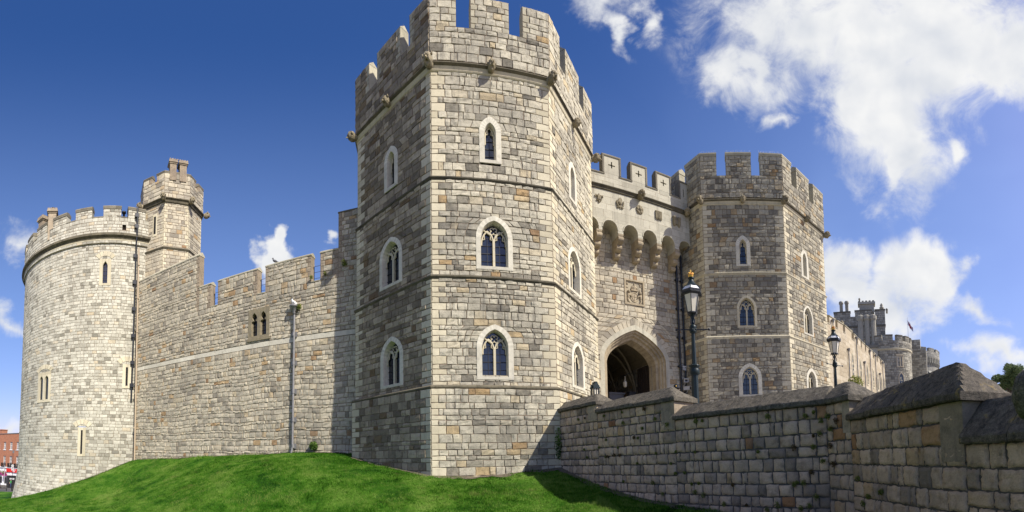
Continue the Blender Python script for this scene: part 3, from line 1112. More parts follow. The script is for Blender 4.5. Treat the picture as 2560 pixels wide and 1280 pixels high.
def build_gatehouse():
    u0, u1 = -1.0, 8.6
    zs_ = 18.30
    pitch = [.49, 2.09, 3.62, 5.15, 6.71]
    centres = [-.14 + .02, 1.29, 2.855, 4.385, 5.93, 7.45]
    arcs = [Prof(c, .57, 15.0, 15.42, 15.98) for c in centres]
    # upper wall, standing forward on corbels
    a = Acc()
    masonry(a, GP, 15.2, 16.1, u0, u1, .10, 3, arcs, mort=.0, dep=.004, bev=.004, mm=0, ms=0, rough=.1, lo=1, hi=1)
    masonry(a, GP, 16.1, zs_ - .3, u0, u1, .46, .95, mort=.003, dep=.003, bev=.003, mm=1, ms=0, rough=.2, lo=.85, hi=1.15)
    masonry(a, GP, zs_, 19.22, u0, u1, .31, .95, mort=.003, dep=.003, bev=.003, mm=1, ms=0, rough=.2, lo=.9, hi=1.1)
    a.add([GP(u1, 15.2, -1.05), GP(u0, 15.2, -1.05), GP(u0, 19.22, -1.05), GP(u1, 19.22, -1.05)], [(0, 1, 2, 3)], 0)
    for ar in arcs:
        p = ar.pts(8)
        V = [GP(u, z, .004) for u, z in p] + [GP(u, z, -1.05) for u, z in p]
        n = len(p)
        a.add(V, [(i, i + 1, i + 1 + n, i + n) for i in range(n - 1)], 0, .3)
        # roll moulding round the arch
        tube(a, [GP(u, z, .0) for u, z in p[1:-1]], .045, 6, 0, .6)
    a.build('upper_wall', ['gate_ashlar', 'mortar_pale'], gate)
    # corbels: three rolls stepping back to the wall
    for c in pitch:
        a = Acc()
        pr = [(-1.05, 13.80)]
        for k, (d, zc, r) in enumerate(((-.76, 13.98, .19), (-.44, 14.40, .20), (-.14, 14.86, .19))):
            for q in np.linspace(-1.3, 1.0, 6):
                pr.append((d + r * math.cos(q), zc + r * math.sin(q)))
        pr += [(.0, 15.12), (.0, 15.22), (-1.05, 15.22)]
        uprism(a, GP, pr, c - .20, c + .20, 0, .5, False)
        a.build('corbel', 'tan_moulding', gate)
    # string course
    a = Acc()
    uprism(a, GP, [(-.02, zs_ + .08), (.17, zs_ - .04), (.17, zs_ - .09), (.10, zs_ - .14), (.06, zs_ - .24), (.08, zs_ - .28), (-.02, zs_ - .34)], u0, u1, 0)
    a.build('string_course', 'string', gate)
    # parapet with three pierced merlons, moulded coping carried all round
    mer = [(.92, 2.16), (3.04, 4.24), (5.10, 6.28), (7.12, 8.6)]
    sill, top = 19.22, 20.50
    for (l, r) in mer:
        a = Acc()
        if r < 8:
            m = .5 * (l + r)
            us = [l, m - .25, m - .045, m + .045, m + .25, r]
            zz = [sill, 19.62, 19.78, 19.87, 20.08, top - .1]
            open_ = {(2, 1), (2, 2), (2, 3), (1, 2), (3, 2)}
        else:
            us = [l, 7.42, 7.50, r]
            zz = [sill, 19.35, 19.95, top - .1]
            open_ = {(1, 1)}
        for i in range(len(us) - 1):
            for j in range(len(zz) - 1):
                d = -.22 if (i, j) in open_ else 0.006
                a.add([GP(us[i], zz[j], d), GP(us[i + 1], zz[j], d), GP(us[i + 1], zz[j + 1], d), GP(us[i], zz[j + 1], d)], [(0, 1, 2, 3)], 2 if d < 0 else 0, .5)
                if d < 0:
                    e = .006
                    for (p, q) in (((i, j), (i + 1, j)), ((i + 1, j), (i + 1, j + 1)), ((i + 1, j + 1), (i, j + 1)), ((i, j + 1), (i, j))):
                        a.add([GP(us[p[0]], zz[p[1]], e), GP(us[q[0]], zz[q[1]], e), GP(us[q[0]], zz[q[1]], d), GP(us[p[0]], zz[p[1]], d)], [(0, 1, 2, 3)], 0, .3)
        a.add([GP(l, sill, .006), GP(l, top - .1, .006), GP(l, top - .1, -.5), GP(l, sill, -.5)], [(0, 1, 2, 3)], 0, .5)
        a.add([GP(r, sill, -.5), GP(r, top - .1, -.5), GP(r, top - .1, .006), GP(r, sill, .006)], [(0, 1, 2, 3)], 0, .5)
        a.add([GP(r, sill, -.5), GP(l, sill, -.5), GP(l, top - .1, -.5), GP(r, top - .1, -.5)], [(0, 1, 2, 3)], 0, .5)
        a.build('merlon', ['gate_ashlar', 'mortar_pale', 'dark'], gate)
        # coping: top, and down both cheeks
        ac = Acc()
        uprism(ac, GP, [(.05, top - .1), (.06, top - .03), (.0, top + .05), (-.25, top + .12), (-.52, top - .02), (-.52, top - .1)], l - .07, r + .07, 0)
        fbox(ac, GP, l - .075, l + .05, sill + .0, top - .1, -.51, .045, 0)
        if r < 8:
            fbox(ac, GP, r - .05, r + .075, sill + .0, top - .1, -.51, .045, 0)
            for u in np.arange(l, r, .1):     # bird spikes
                p = GP(u, top + .1, -.25)
                tube(ac, [p, p + np.array([RNG.normal(0, .02), RNG.normal(0, .02), .18])], .006, 3, 0, .5, False, False)
        ac.build('coping', 'dark_coping', gate)
    xs = [u0] + [x for m in mer for x in m]
    for q in range(0, len(xs) - 1, 2):
        l, r = xs[q] + .07, xs[q + 1] - .07
        ac = Acc()
        uprism(ac, GP, [(.045, sill - .12), (.055, sill - .05), (0, sill), (-.25, sill + .06), (-.5, sill - .02), (-.5, sill - .12)], l - .14, r + .14, 0)
        ac.build('sill', 'dark_coping', gate)
    # heads
    carved_head(gate, GP(3.62, zs_ - .14, .1), (.198, -.98), .62, 9)
    carved_head(gate, GP(7.62, zs_ - .20, .1), (-.1, -.98), .55, 12)
    # lower wall of squared stone with the carriage arch
    GL = frame((5.54, 26.2), GA, -1.05)
    og = Prof(3.52, 2.78, -1, 7.0, 9.36, 'four')
    pl = Prof(3.57, .80, 10.92, 12.4, 12.56, 'rect')
    rel = Prof(3.52, 3.20, 7.0, 7.05, 9.82, 'four')
    a = Acc()
    masonry(a, GL, 1.2, 7.0, u0, u1, .33, .46, [Prof(3.52, 2.72, -1, 7.1, 9.3, 'four')], mort=.012, ms=1)
    masonry(a, GL, 7.0, 16.0, u0, u1, .33, .46, [rel, Prof(3.57, .76, 10.96, 12.4, 12.52, 'rect')], mort=.012, ms=1)
    # relieving arch of stones set on edge
    n = 25
    ts = np.linspace(0, 1, n + 1)
    po, pi = Prof(3.52, 3.24, 7.0, 7.05, 9.86, 'four'), Prof(3.52, 2.74, 7.0, 7.05, 9.34, 'four')
    so, si = po.pts(30)[1:-1], pi.pts(30)[1:-1]
    for i in range(n):
        f0, f1 = ts[i] * (len(so) - 1), ts[i + 1] * (len(so) - 1)

        def at(Lp, f):
            j = min(int(f), len(Lp) - 2)
            w = f - j
            return (Lp[j][0] * (1 - w) + Lp[j + 1][0] * w, Lp[j][1] * (1 - w) + Lp[j + 1][1] * w)
        g = .05 * (f1 - f0)
        fprism(a, GL, [at(si, f0 + g), at(so, f0 + g), at(so, f1 - g), at(si, f1 - g)], -.1, .030 + .012 * rt(), 1)
    p = po.pts(30)[1:-1]
    q = pi.pts(30)[1:-1]
    a.add([GL(u, z, .002) for u, z in p] + [GL(u, z, .002) for u, z in q], [(i, i + 1, len(p) + i + 1, len(p) + i) for i in range(len(p) - 1)], 0)
    a.build('lower_wall', ['mortar_pale', 'stone_curtain'], gate)
    # moulded arch in several orders, with toothed jambs
    a = Acc()
    orders = [(0, .045), (.32, .05), (.34, -.10), (.46, -.14), (.48, -.30), (.60, -.34), (.62, -.55), (.80, -.62), (.82, -1.1), (.86, -1.5)]
    prev = None
    for (g, d) in orders:
        pr = Prof(3.52, 2.80 - g, 1.2, 7.0 - g * .35, 9.38 - g * 1.12, 'four').pts(22)
        ring = [GL(u, z, d) for u, z in pr]
        if prev is not None:
            m = len(pr)
            a.add(prev + ring, [(i, i + 1, m + i + 1, m + i) for i in range(m - 1)], 0 if g <= .33 else 1, [.3 + .6 * ((i * 5) // 3 % 4) / 4 for i in range(m - 1)])
        prev = ring
    pr = Prof(3.52, 2.80, 1.2, 7.0, 9.38, 'four').pts(22)
    tube(a, [GL(u, z, -.22) for u, z in Prof(3.52, 2.40, 1.2, 6.85, 8.93, 'four').pts(22)], .06, 6, 1, .5)
    tube(a, [GL(u, z, -.44) for u, z in Prof(3.52, 2.25, 1.2, 6.8, 8.76, 'four').pts(22)], .06, 6, 1, .5)
    m = len(pr)
    a.add([GL(u, z, .045) for u, z in pr] + [GL(u, z, -.02) for u, z in pr], [(i, m + i, m + i + 1, i + 1) for i in range(m - 1)], 0, .5)
    for sx in (-1, 1):
        for k, (z0, z1) in enumerate(((5.95, 6.45), (4.75, 5.25), (3.5, 4.1), (2.3, 2.8))):
            x = 3.52 + sx * 2.79
            fbox(a, GL, min(x, x + sx * .30), max(x, x + sx * .30), z0, z1, -.02, .043, 0)
    a.build('arch', ['gate_ashlar', 'tan_moulding'], gate)
    # the passage behind the arch
    a = Acc()
    GLi = frame((5.54, 26.2), GA, -2.2)
    ul, ur, dp = 3.52 - 2.6, 3.52 + 2.6, -11.

    def side(u, sgn):
        c = GLi(u, 0, 0)
        ang = GA + (math.pi / 2 if sgn < 0 else -math.pi / 2)
        L = 11.
        o = (c[0], c[1]) if sgn < 0 else tuple(GLi(u, 0, -L)[:2])
        return frame(o, ang)
    masonry(a, side(ur, 1), 1.5, 7.4, 0, 11, .34, .5, mort=.014, ms=1)
    masonry(a, side(ul, -1), 1.5, 7.4, 0, 11, .34, .5, mort=.014, ms=1)
    N = 12
    for k in range(N):       # vault
        q0, q1 = math.pi * k / N, math.pi * (k + 1) / N
        f = lambda q: (3.52 + 2.6 * math.cos(q), 7.4 + 2.0 * math.sin(q) ** .8)
        p0, p1 = f(q0), f(q1)
        a.add([GLi(p0[0], p0[1], 0), GLi(p1[0], p1[1], 0), GLi(p1[0], p1[1], dp), GLi(p0[0], p0[1], dp)], [(0, 1, 2, 3)], 2, .3)
    for dd in (0, -3.6, -7.2):     # ribs springing from the walls
        for sx in (-1, 1):
            for ddd in (0, -3.6):
                tube(a, [GLi(3.52 + sx * (2.55 - 2.4 * t ** 1.4), 5.0 + 4.2 * math.sin(t * math.pi / 2) ** .9, dd + ddd * t * .5) for t in np.linspace(0, 1, 9)], .11, 6, 2, .3)
    a.add([GLi(ul - .1, 1.5, dp), GLi(ur + .1, 1.5, dp), GLi(ur + .1, 9.6, dp), GLi(ul - .1, 9.6, dp)], [(0, 1, 2, 3)], 2, 0)
    for sx in (-1, 1):             # wall ends behind the arch jambs
        x0, x1 = sorted((3.52 + sx * 1.93, 3.52 + sx * 2.75))
        a.add([GLi(x0, 1.2, .0), GLi(x1, 1.2, .0), GLi(x1, 9.5, .0), GLi(x0, 9.5, .0)], [(0, 1, 2, 3)], 1, .3)
    fbox(a, GL, u0, u1, 9.45, 16, -2.2, -.03, 1)
    fbox(a, GL, u0, 3.52 - 2.85, 1.2, 9.45, -2.2, -.03, 1)
    fbox(a, GL, 3.52 + 2.85, u1, 1.2, 9.45, -2.2, -.03, 1)
    fbox(a, GLi, ul - .6, ul - .05, 1.2, 9.8, dp - .3, -.01, 1)
    fbox(a, GLi, ur + .05, ur + .6, 1.2, 9.8, dp - .3, -.01, 1)
    fbox(a, GLi, ul - .6, ur + .6, 9.7, 9.9, dp - .3, -.01, 1)
    fbox(a, GLi, ul - .6, ur + .6, 1.2, 9.9, dp - .5, dp - .35, 1)
    a.build('passage', ['mortar', 'stone_right', 'carved'], gate)
    # open gate leaf folded back against the right side
    a = Acc()
    c = GLi(ur - .12, 0, -.2)
    DP = frame((GLi(ur - .25, 0, -3.0)[0], GLi(ur - .25, 0, -3.0)[1]), GA - math.pi / 2)
    fbox(a, DP, 0, 2.7, 2.0, 7.2, -.12, 0, 0)
    for k in range(8):
        fbox(a, DP, .06 + k * .33, .11 + k * .33, 2.1, 4.6, -.01, .05, 0)
        fbox(a, DP, .06 + k * .33, .11 + k * .33, 4.9, 7.0, -.01, .05, 0)
    fbox(a, DP, 0, 2.7, 4.62, 4.86, -.01, .07, 0)
    a.build('gate_leaf', 'wood', gate)
    # carved royal arms in a square frame
    a = Acc()
    l, r, b, t_ = 2.81, 4.33, 10.94, 12.54
    for (x0, x1, z0, z1) in ((l - .06, r + .06, t_, t_ + .12), (l - .06, r + .06, b - .12, b), (l - .06, l + .08, b, t_), (r - .08, r + .06, b, t_)):
        fbox(a, GL, x0, x1, z0, z1, -.2, .07, 0, .6)
    a.add([GL(l, b, -.15), GL(r, b, -.15), GL(r, t_, -.15), GL(l, t_, -.15)], [(0, 1, 2, 3)], 0, .2)
    ax = (Vector(GL(1, 0, 0) - GL(0, 0, 0)), Vector(GL(0, 0, 1) - GL(0, 0, 0)), Vector((0, 0, 1)))

    def bl(u, z, d, ru, rd, rz, tint=.6):
        blob(a, GL(u, z, d), (ru, rd, rz), ax, 9, 6, 0, tint)
    m = .5 * (l + r)
    # crown
    for k in range(7):
        bl(m + (k - 3) * .075, 12.02 + .05 * (3 - abs(k - 3)), -.02, .05, .10, .07)
    fbox(a, GL, m - .27, m + .27, 11.86, 11.98, -.16, .06, 0, .5)
    bl(m, 12.08, -.05, .27, .12, .20)
    bl(m, 12.34, -.02, .05, .07, .09)
    # shield in its garter
    tube(a, [GL(m + .30 * math.cos(q), 11.42 + .33 * math.sin(q), -.05) for q in np.linspace(0, 2 * math.pi, 17)], .06, 6, 0, .6)
    fprism(a, GL, [(m - .19, 11.63), (m + .19, 11.63), (m + .19, 11.38), (m + .10, 11.22), (m, 11.15), (m - .10, 11.22), (m - .19, 11.38)], -.16, .0, 0, .7)
    fbox(a, GL, m - .008, m + .008, 11.2, 11.62, -.01, .02, 0, .2)
    fbox(a, GL, m - .18, m + .18, 11.43, 11.445, -.01, .02, 0, .2)
    # lion and unicorn
    for sx in (-1, 1):
        bl(m + sx * .50, 11.48, -.05, .13, .13, .27)
        bl(m + sx * .46, 11.76, .0, .12, .14, .13)
        bl(m + sx * .40, 11.73, .06, .06, .08, .06)
        bl(m + sx * .52, 11.20, -.05, .10, .12, .16)
        tube(a, [GL(m + sx * .48, 11.5, .03), GL(m + sx * .34, 11.52, .06), GL(m + sx * .26, 11.42, .05)], [.06, .05, .04], 6, 0, .6)
        tube(a, [GL(m + sx * .52, 11.25, .0), GL(m + sx * .50, 11.06, .03), GL(m + sx * .40, 10.99, .05)], [.07, .05, .04], 6, 0, .6)
        tube(a, [GL(m + sx * .58, 11.22, -.06), GL(m + sx * .64, 11.02, -.04), GL(m + sx * .60, 10.97, -.02)], [.06, .05, .04], 6, 0, .6)
        tube(a, [GL(m + sx * .60, 11.2, -.08), GL(m + sx * .68, 11.35, -.06), GL(m + sx * .64, 11.6, -.06)], [.03, .025, .04], 5, 0, .5)
        # rose and thistle sprigs in the corners
        for k in range(8):
            bl(m + sx * (.50 + .17 * rt() - .05), 12.02 + .42 * rt(), -.08 + .05 * rt(), .055, .07, .06, rt())
    tube(a, [GL(m + .44, 11.86, 0), GL(m + .40, 12.02, .05)], [.03, .008], 5, 0, .6)
    a.build('carved_arms', 'tan_moulding', gate)
    # row of emblems on the upper wall
    def new():
        return Acc()
    ax2 = ax

    def bb(a, u, z, ru, rz, rd=.07, d=.03):
        blob(a, GP(u, z, d), (ru, rd, rz), ax2, 8, 6, 0, .6)
    a = new()                                   # three-lobed plume
    bb(a, .52, 17.42, .07, .22)
    for sx in (-1, 1):
        tube(a, [GP(.52 + sx * .04, 17.22, .05), GP(.52 + sx * .12, 17.46, .06), GP(.52 + sx * .24, 17.48, .06), GP(.52 + sx * .27, 17.36, .06)], [.05, .07, .06, .04], 6, 0, .6)
        tube(a, [GP(.52, 17.2, .05), GP(.52 + sx * .13, 17.12, .06), GP(.52 + sx * .18, 17.2, .05)], [.05, .04, .03], 6, 0, .5)
    fbox(a, GP, .40, .64, 17.2, 17.27, -.01, .12, 0, .5)
    bb(a, .52, 17.08, .06, .12)
    a.build('carved_emblem', 'carved', gate)
    a = new()                                   # thistle
    fprism(a, GP, [(1.92, 17.36), (2.26, 17.36), (2.20, 17.62), (2.09, 17.70), (1.98, 17.62)], -.01, .08, 0, .7)
    bb(a, 2.09, 17.32, .16, .16, .12)
    for sx in (-1, 1):
        tube(a, [GP(2.09, 17.02, .04), GP(2.09 + sx * .2, 17.12, .06), GP(2.09 + sx * .27, 17.36, .05), GP(2.09 + sx * .24, 17.5, .04)], [.04, .06, .05, .02], 6, 0, .6)
        tube(a, [GP(2.09, 17.1, .04), GP(2.09 + sx * .16, 16.98, .05), GP(2.09 + sx * .26, 17.0, .05)], [.04, .05, .02], 6, 0, .6)
    tube(a, [GP(2.09, 17.2, .04), GP(2.09, 16.92, .04)], .035, 6, 0, .6)
    a.build('carved_emblem', 'carved', gate)
    a = new()                                   # rose
    for k in range(5):
        q = math.pi / 2 + k * 2 * math.pi / 5
        bb(a, 3.62 + .17 * math.cos(q), 17.26 + .19 * math.sin(q), .14, .15, .09)
        q += math.pi / 5
        bb(a, 3.62 + .24 * math.cos(q), 17.26 + .26 * math.sin(q), .06, .07, .05)
    bb(a, 3.62, 17.26, .12, .13, .14, .06)
    a.build('carved_emblem', 'carved', gate)
    a = new()                                   # portcullis
    for k in range(5):
        x = 4.94 + k * .11
        fbox(a, GP, x - .028, x + .028, 17.05, 17.56, .008, .10, 0, .6)
        fprism(a, GP, [(x - .03, 17.05), (x + .03, 17.05), (x, 16.90)], .008, .09, 0, .6)
    for k in range(5):
        z = 17.09 + k * .112
        fbox(a, GP, 4.90, 5.42, z - .026, z + .026, .008, .075, 0, .5)
    a.build('carved_emblem', 'carved', gate)
    a = new()                                   # little castle
    for x in (6.50, 6.92):
        lathe(a, GP(x, 16.86, .06), [(.05, 0), (.13, .14), (.13, .55), (.16, .57), (.16, .68), (.06, .70)], 10, 0, .6)
    fbox(a, GP, 6.56, 6.86, 17.0, 17.36, -.01, .10, 0, .5)
    for k in range(3):
        fbox(a, GP, 6.60 + k * .09, 6.65 + k * .09, 17.36, 17.44, -.01, .10, 0, .5)
    bb(a, 6.71, 17.5, .10, .12)
    a.build('carved_emblem', 'carved', gate)


build_gatehouse()

# ------------------------------------------------------------------ curtain wall
CA = math.atan2(.55, 19.59)
CW0 = (-28.56, 22.2)
CP0 = frame(CW0, CA)


def CP(u, z, d):
    u = np.asarray(u, float)
    z = np.asarray(z, float)
    wob = .04 * np.sin(u * .9 + z * .25) + .03 * np.sin(u * 2.1 - z * .4 + 1.3)
    fade = np.clip((z + 2) / 4, 0, 1) * np.clip(np.abs(z - 7.75) / 1.5, 0, 1) * np.clip((11.0 - z) / 2, 0, 1)
    return CP0(u, z + wob * fade, d)


curtain = thing('curtain_wall', 'long beige rubble curtain wall with battlements between the round tower and the nearest octagonal tower', 'castle wall', (-19, 22.6, 0))


def build_curtain():
    a, ac = Acc(), Acc()
    SILL, TOP, TH = 11.25, 13.02, .5
    win = Prof(12.70, .82, 8.22, 10.1, 10.28, 'rect')
    masonry(a, CP, -1.2, 7.58, 0, 20.2, .29, .40, lo=.6, hi=1.4, rough=1.3)
    masonry(a, CP, 7.95, SILL, 0, 20.2, .27, .38, [win], rough=1.3, lo=.65, hi=1.35)
    # white levelled band
    masonry(a, CP, 7.60, 7.93, 0, 20.2, .4, 1.3, ms=2, mort=.003, dep=.02, bev=.006, rough=.1)
    # merlons and the raised section beside the turret
    blocks = [(-.3, 7.25, 15.55, 15.85), (7.25, 8.42, TOP, TOP + .22), (9.08, 12.55, TOP, TOP + .22), (13.18, 16.58, TOP, TOP + .22), (17.22, 18.44, TOP, TOP + .22), (18.44, 20.2, 15.3, 15.5)]
    for i, (l, r, t0, t1) in enumerate(blocks):
        masonry(a, CP0, SILL, t0, l, r, .28, .40, ql=None if i in (0, 1) else (.22, .34, i), qr=None if i in (5,) else (.24, .36, i), mq=3, rough=1.3)
        for (x, sg) in ((l, -1), (r, 1)):
            V = [CP0(x, SILL - .1, .004), CP0(x, t0, .004), CP0(x, t0, -TH), CP0(x, SILL - .1, -TH)]
            a.add(V, [(0, 1, 2, 3) if sg < 0 else (3, 2, 1, 0)], 3, rt())
        a.add([CP0(r, SILL - 2, -TH), CP0(l, SILL - 2, -TH), CP0(l, t0, -TH), CP0(r, t0, -TH)], [(0, 1, 2, 3)], 1, rt())
        x0 = l - (.03 if i else 0)
        k = max(1, int((r - l) / 1.0))
        ac = Acc()
        for j in range(k):
            s0, s1 = x0 + (r + .03 - x0) * j / k, x0 + (r + .03 - x0) * (j + 1) / k
            e = .02 * (rt() - .5)
            uprism(ac, CP0, [(.05 + e, t0 - .02), (.055 + e, t0 + .05), (-.20, t1), (-TH + .2, t1), (-TH - .06, t0 + .05), (-TH - .05, t0 - .02)], s0 + .004, s1 - .004, 0)
        ac.build('coping', 'dark_coping' if i == 5 else 'pale_coping', curtain)
    for (l, r) in ((8.42, 9.08), (12.55, 13.18), (16.58, 17.22)):
        ac = Acc()
        uprism(ac, CP0, [(.05, SILL), (.055, SILL + .06), (-.3, SILL + .14), (-TH, SILL + .05), (-TH, SILL)], l - .0, r + .0, 0)
        ac.build('sill', 'pale_coping', curtain)
    fbox(a, CP0, -.3, 20.2, -1.5, SILL - .2, -1.4, -.40, 1)
    wl = a.build('wall', ['mortar_pale', 'stone_curtain', 'white_stone', 'pier'], curtain)
    # paired lancets under the band of sky
    a = Acc()
    for sx in (-1, 1):
        uc = 12.70 + sx * .36
        o = Prof(uc, .245, 8.42, 9.55, 10.02)
        p = o.pts(8)
        n = len(p)
        V = [CP0(u, z, .045) for u, z in p] + [CP0(u, z, -.30) for u, z in p]
        a.add(V, [(i, (i + 1) % n, (i + 1) % n + n, i + n) for i in range(n)], 0, .5)
        for q in (-1, 1):     # cusps
            fprism(a, CP0, [(uc + q * .245, 9.40), (uc + q * .10, 9.50), (uc + q * .20, 9.72)], -.2, .0, 0, .5)
    # face of the surround, cut round both lights by strips
    zz = np.linspace(8.20, 10.30, 22)
    L, Rr = Prof(12.34, .245, 8.42, 9.55, 10.02), Prof(13.06, .245, 8.42, 9.55, 10.02)

    def hw(pf, z):
        return pf.hw(z) if pf.zb - 1e-6 <= z <= pf.za else 0.
    zz = sorted(set(list(zz) + [8.42, 8.4201, 10.02]))
    for z0, z1 in zip(zz[:-1], zz[1:]):
        h0, h1 = hw(L, z0), hw(L, z1)
        if z1 <= 8.42:
            h0 = h1 = 0
        for (x0, x1, y1, y0) in ((11.85, 12.34 - h0, 12.34 - h1, 11.85), (12.34 + h0, 13.06 - h0, 13.06 - h1, 12.34 + h1), (13.06 + h0, 13.55, 13.55, 13.06 + h1)):
            a.add([CP0(x0, z0, .045), CP0(x1, z0, .045), CP0(y1, z1, .045), CP0(y0, z1, .045)], [(0, 1, 2, 3)], 0, .4)
    for (x, z0, z1) in ((11.85, 8.20, 10.30), (13.55, 8.20, 10.30)):
        a.add([CP0(x, z0, .045), CP0(x, z1, .045), CP0(x, z1, -.05), CP0(x, z0, -.05)], [(0, 1, 2, 3)], 0, .4)
    fbox(a, CP0, 11.78, 13.62, 8.08, 8.24, -.1, .10, 0, .3)
    a.add([CP0(11.85, 10.3, .045), CP0(13.55, 10.3, .045), CP0(13.55, 10.3, -.05), CP0(11.85, 10.3, -.05)], [(0, 1, 2, 3)], 0, .4)
    f = a.build('window', 'carved', curtain)
    a = Acc()
    for uc in (12.34, 13.06):
        a.add([CP0(u, z, -.24) for u, z in Prof(uc, .245, 8.42, 9.55, 10.02).pts(8)], [tuple(range(19))], 0)
    a.build('glass_pane', 'glass', f)
    a = Acc()
    for uc in (12.34, 13.06):
        fbox(a, CP0, uc - .012, uc + .012, 8.42, 9.9, -.235, -.21, 0)
        for z in (8.8, 9.15, 9.5):
            fbox(a, CP0, uc - .24, uc + .24, z - .012, z + .012, -.234, -.205, 0)
    a.build('glazing_bars', 'black', f)
    # thin rails across the gaps
    a = Acc()
    for (l, r) in ((8.42, 9.08), (12.55, 13.18), (16.58, 17.22)):
        for z in (11.75, 12.15, 12.55):
            tube(a, [CP0(l - .3, z, -.6), CP0(r + .3, z, -.6)], .014, 5, 0)
    tube(a, [CP0(8.75, 11.3, -.6), CP0(8.75, 12.6, -.6)], .014, 5, 0)
    a.build('railing', 'lead', curtain)


build_curtain()

# lead downpipe with a hopper head
dp = thing('drainpipe', 'grey lead rainwater pipe with funnel head running down the beige curtain wall', 'drainpipe', tuple(CP0(15.47, .5, .15)))
a = Acc()
tube(a, [CP0(15.49, 9.4, .16), CP0(15.44, .95, .16), CP0(15.40, .45, .26)], .075, 10)
a.build('pipe', 'lead', dp)
a = Acc()
c = CP0(15.50, 9.35, .20)
lathe(a, c, [(.09, 0), (.11, .12), (.25, .40), (.31, .44), (.31, .55), (.27, .56), (.26, .50)], 14)
a.build('hopper', 'lead', dp)
for z in (8.05, 6.2, 4.4, 2.6, .95):
    a = Acc()
    fbox(a, CP0, 15.27, 15.66, z - .16, z + .16, .05, .10, 0)
    tube(a, [CP0(15.46, z - .12, .16), CP0(15.46, z + .12, .16)], .098, 10)
    a.build('bracket', 'lead', dp)

# ------------------------------------------------------------------ round corner tower
RC = (-38.10, 26.21)
RR = 10.0
PH0 = R_(-130)


def RP(u, z, d):
    u, z, d = np.broadcast_arrays(np.asarray(u, float), np.asarray(z, float), np.asarray(d, float))
    ph = PH0 + u / RR
    bat = np.where(z < 0, .027 * z * z, 0.) + np.clip(1 - np.abs(z - 22) / 100, 0, 0)
    r = RR + bat + d
    return np.stack([RC[0] + r * np.cos(ph), RC[1] + r * np.sin(ph), z], -1)


def ru(deg):
    return (R_(deg) - PH0) * RR


rnd = thing('round_tower', 'broad round pale ashlar corner tower at the far left with a splayed foot', 'tower', (RC[0], RC[1], -3))


def slit(P, root, u, w, zb, za, fw, name='arrow_slit', lancet=False, voussoir=True):
    """narrow loop with a dressed surround"""
    a = Acc()
    fbox(a, P, u - w - fw, u - w, zb - .2, za + .25, -.25, .05, 0)
    fbox(a, P, u + w, u + w + fw, zb - .2, za + .25, -.25, .05, 0)
    fbox(a, P, u - w, u + w, zb - .2, zb, -.25, .05, 0)
    if lancet:
        p = Prof(u, w, za - .7, za - .42, za + .02).pts(6)
        k = len(p) // 2
        for s_ in (p[1:k + 1], p[k:-1]):
            x = u - w if s_ is not None and s_[0][0] <= u - w + 1e-6 else u + w
            fprism(a, P, [(x, za + .06)] + list(s_) if x > u else list(s_) + [(x, za + .06)] if False else [(x, za + .05)] + list(s_), -.2, .045, 0)
        fbox(a, P, u - w, u + w, za + .05, za + .25, -.25, .05, 0)
    else:
        fbox(a, P, u - w, u + w, za, za + .25, -.25, .05, 0)
    if voussoir:
        c = (u, za - .25)
        for k in range(5):
            q0, q1 = math.pi * (.22 + .112 * k) + .02, math.pi * (.22 + .112 * (k + 1)) - .02
            r0, r1 = .78, 1.22
            fprism(a, P, [(c[0] + r0 * math.cos(q0) * .95, c[1] + r0 * math.sin(q0)), (c[0] + r1 * math.cos(q0) * .95, c[1] + r1 * math.sin(q0)), (c[0] + r1 * math.cos(q1) * .95, c[1] + r1 * math.sin(q1)), (c[0] + r0 * math.cos(q1) * .95, c[1] + r0 * math.sin(q1))], -.05, .05, 0)
    f = a.build(name, 'dressed', root)
    a = Acc()
    fbox(a, P, u - w, u + w, zb, za + .06, -.12 if w < .15 else -.24, .02 if w < .15 else -.2, 0)  # narrow loops: almost flush black panel stands in for the shade inside
    a.build('glass_pane' if w > .15 else 'slot_shade_panel', 'glass' if w > .15 else 'dark', f)
    if w > .15:
        a = Acc()
        fbox(a, P, u - .012, u + .012, zb, za, -.2, -.17, 0)
        for z in np.arange(zb + .4, za - .3, .4):
            fbox(a, P, u - w, u + w, z - .015, z + .015, -.2, -.165, 0)
        a.build('glazing_bars', 'black', f)
    return f


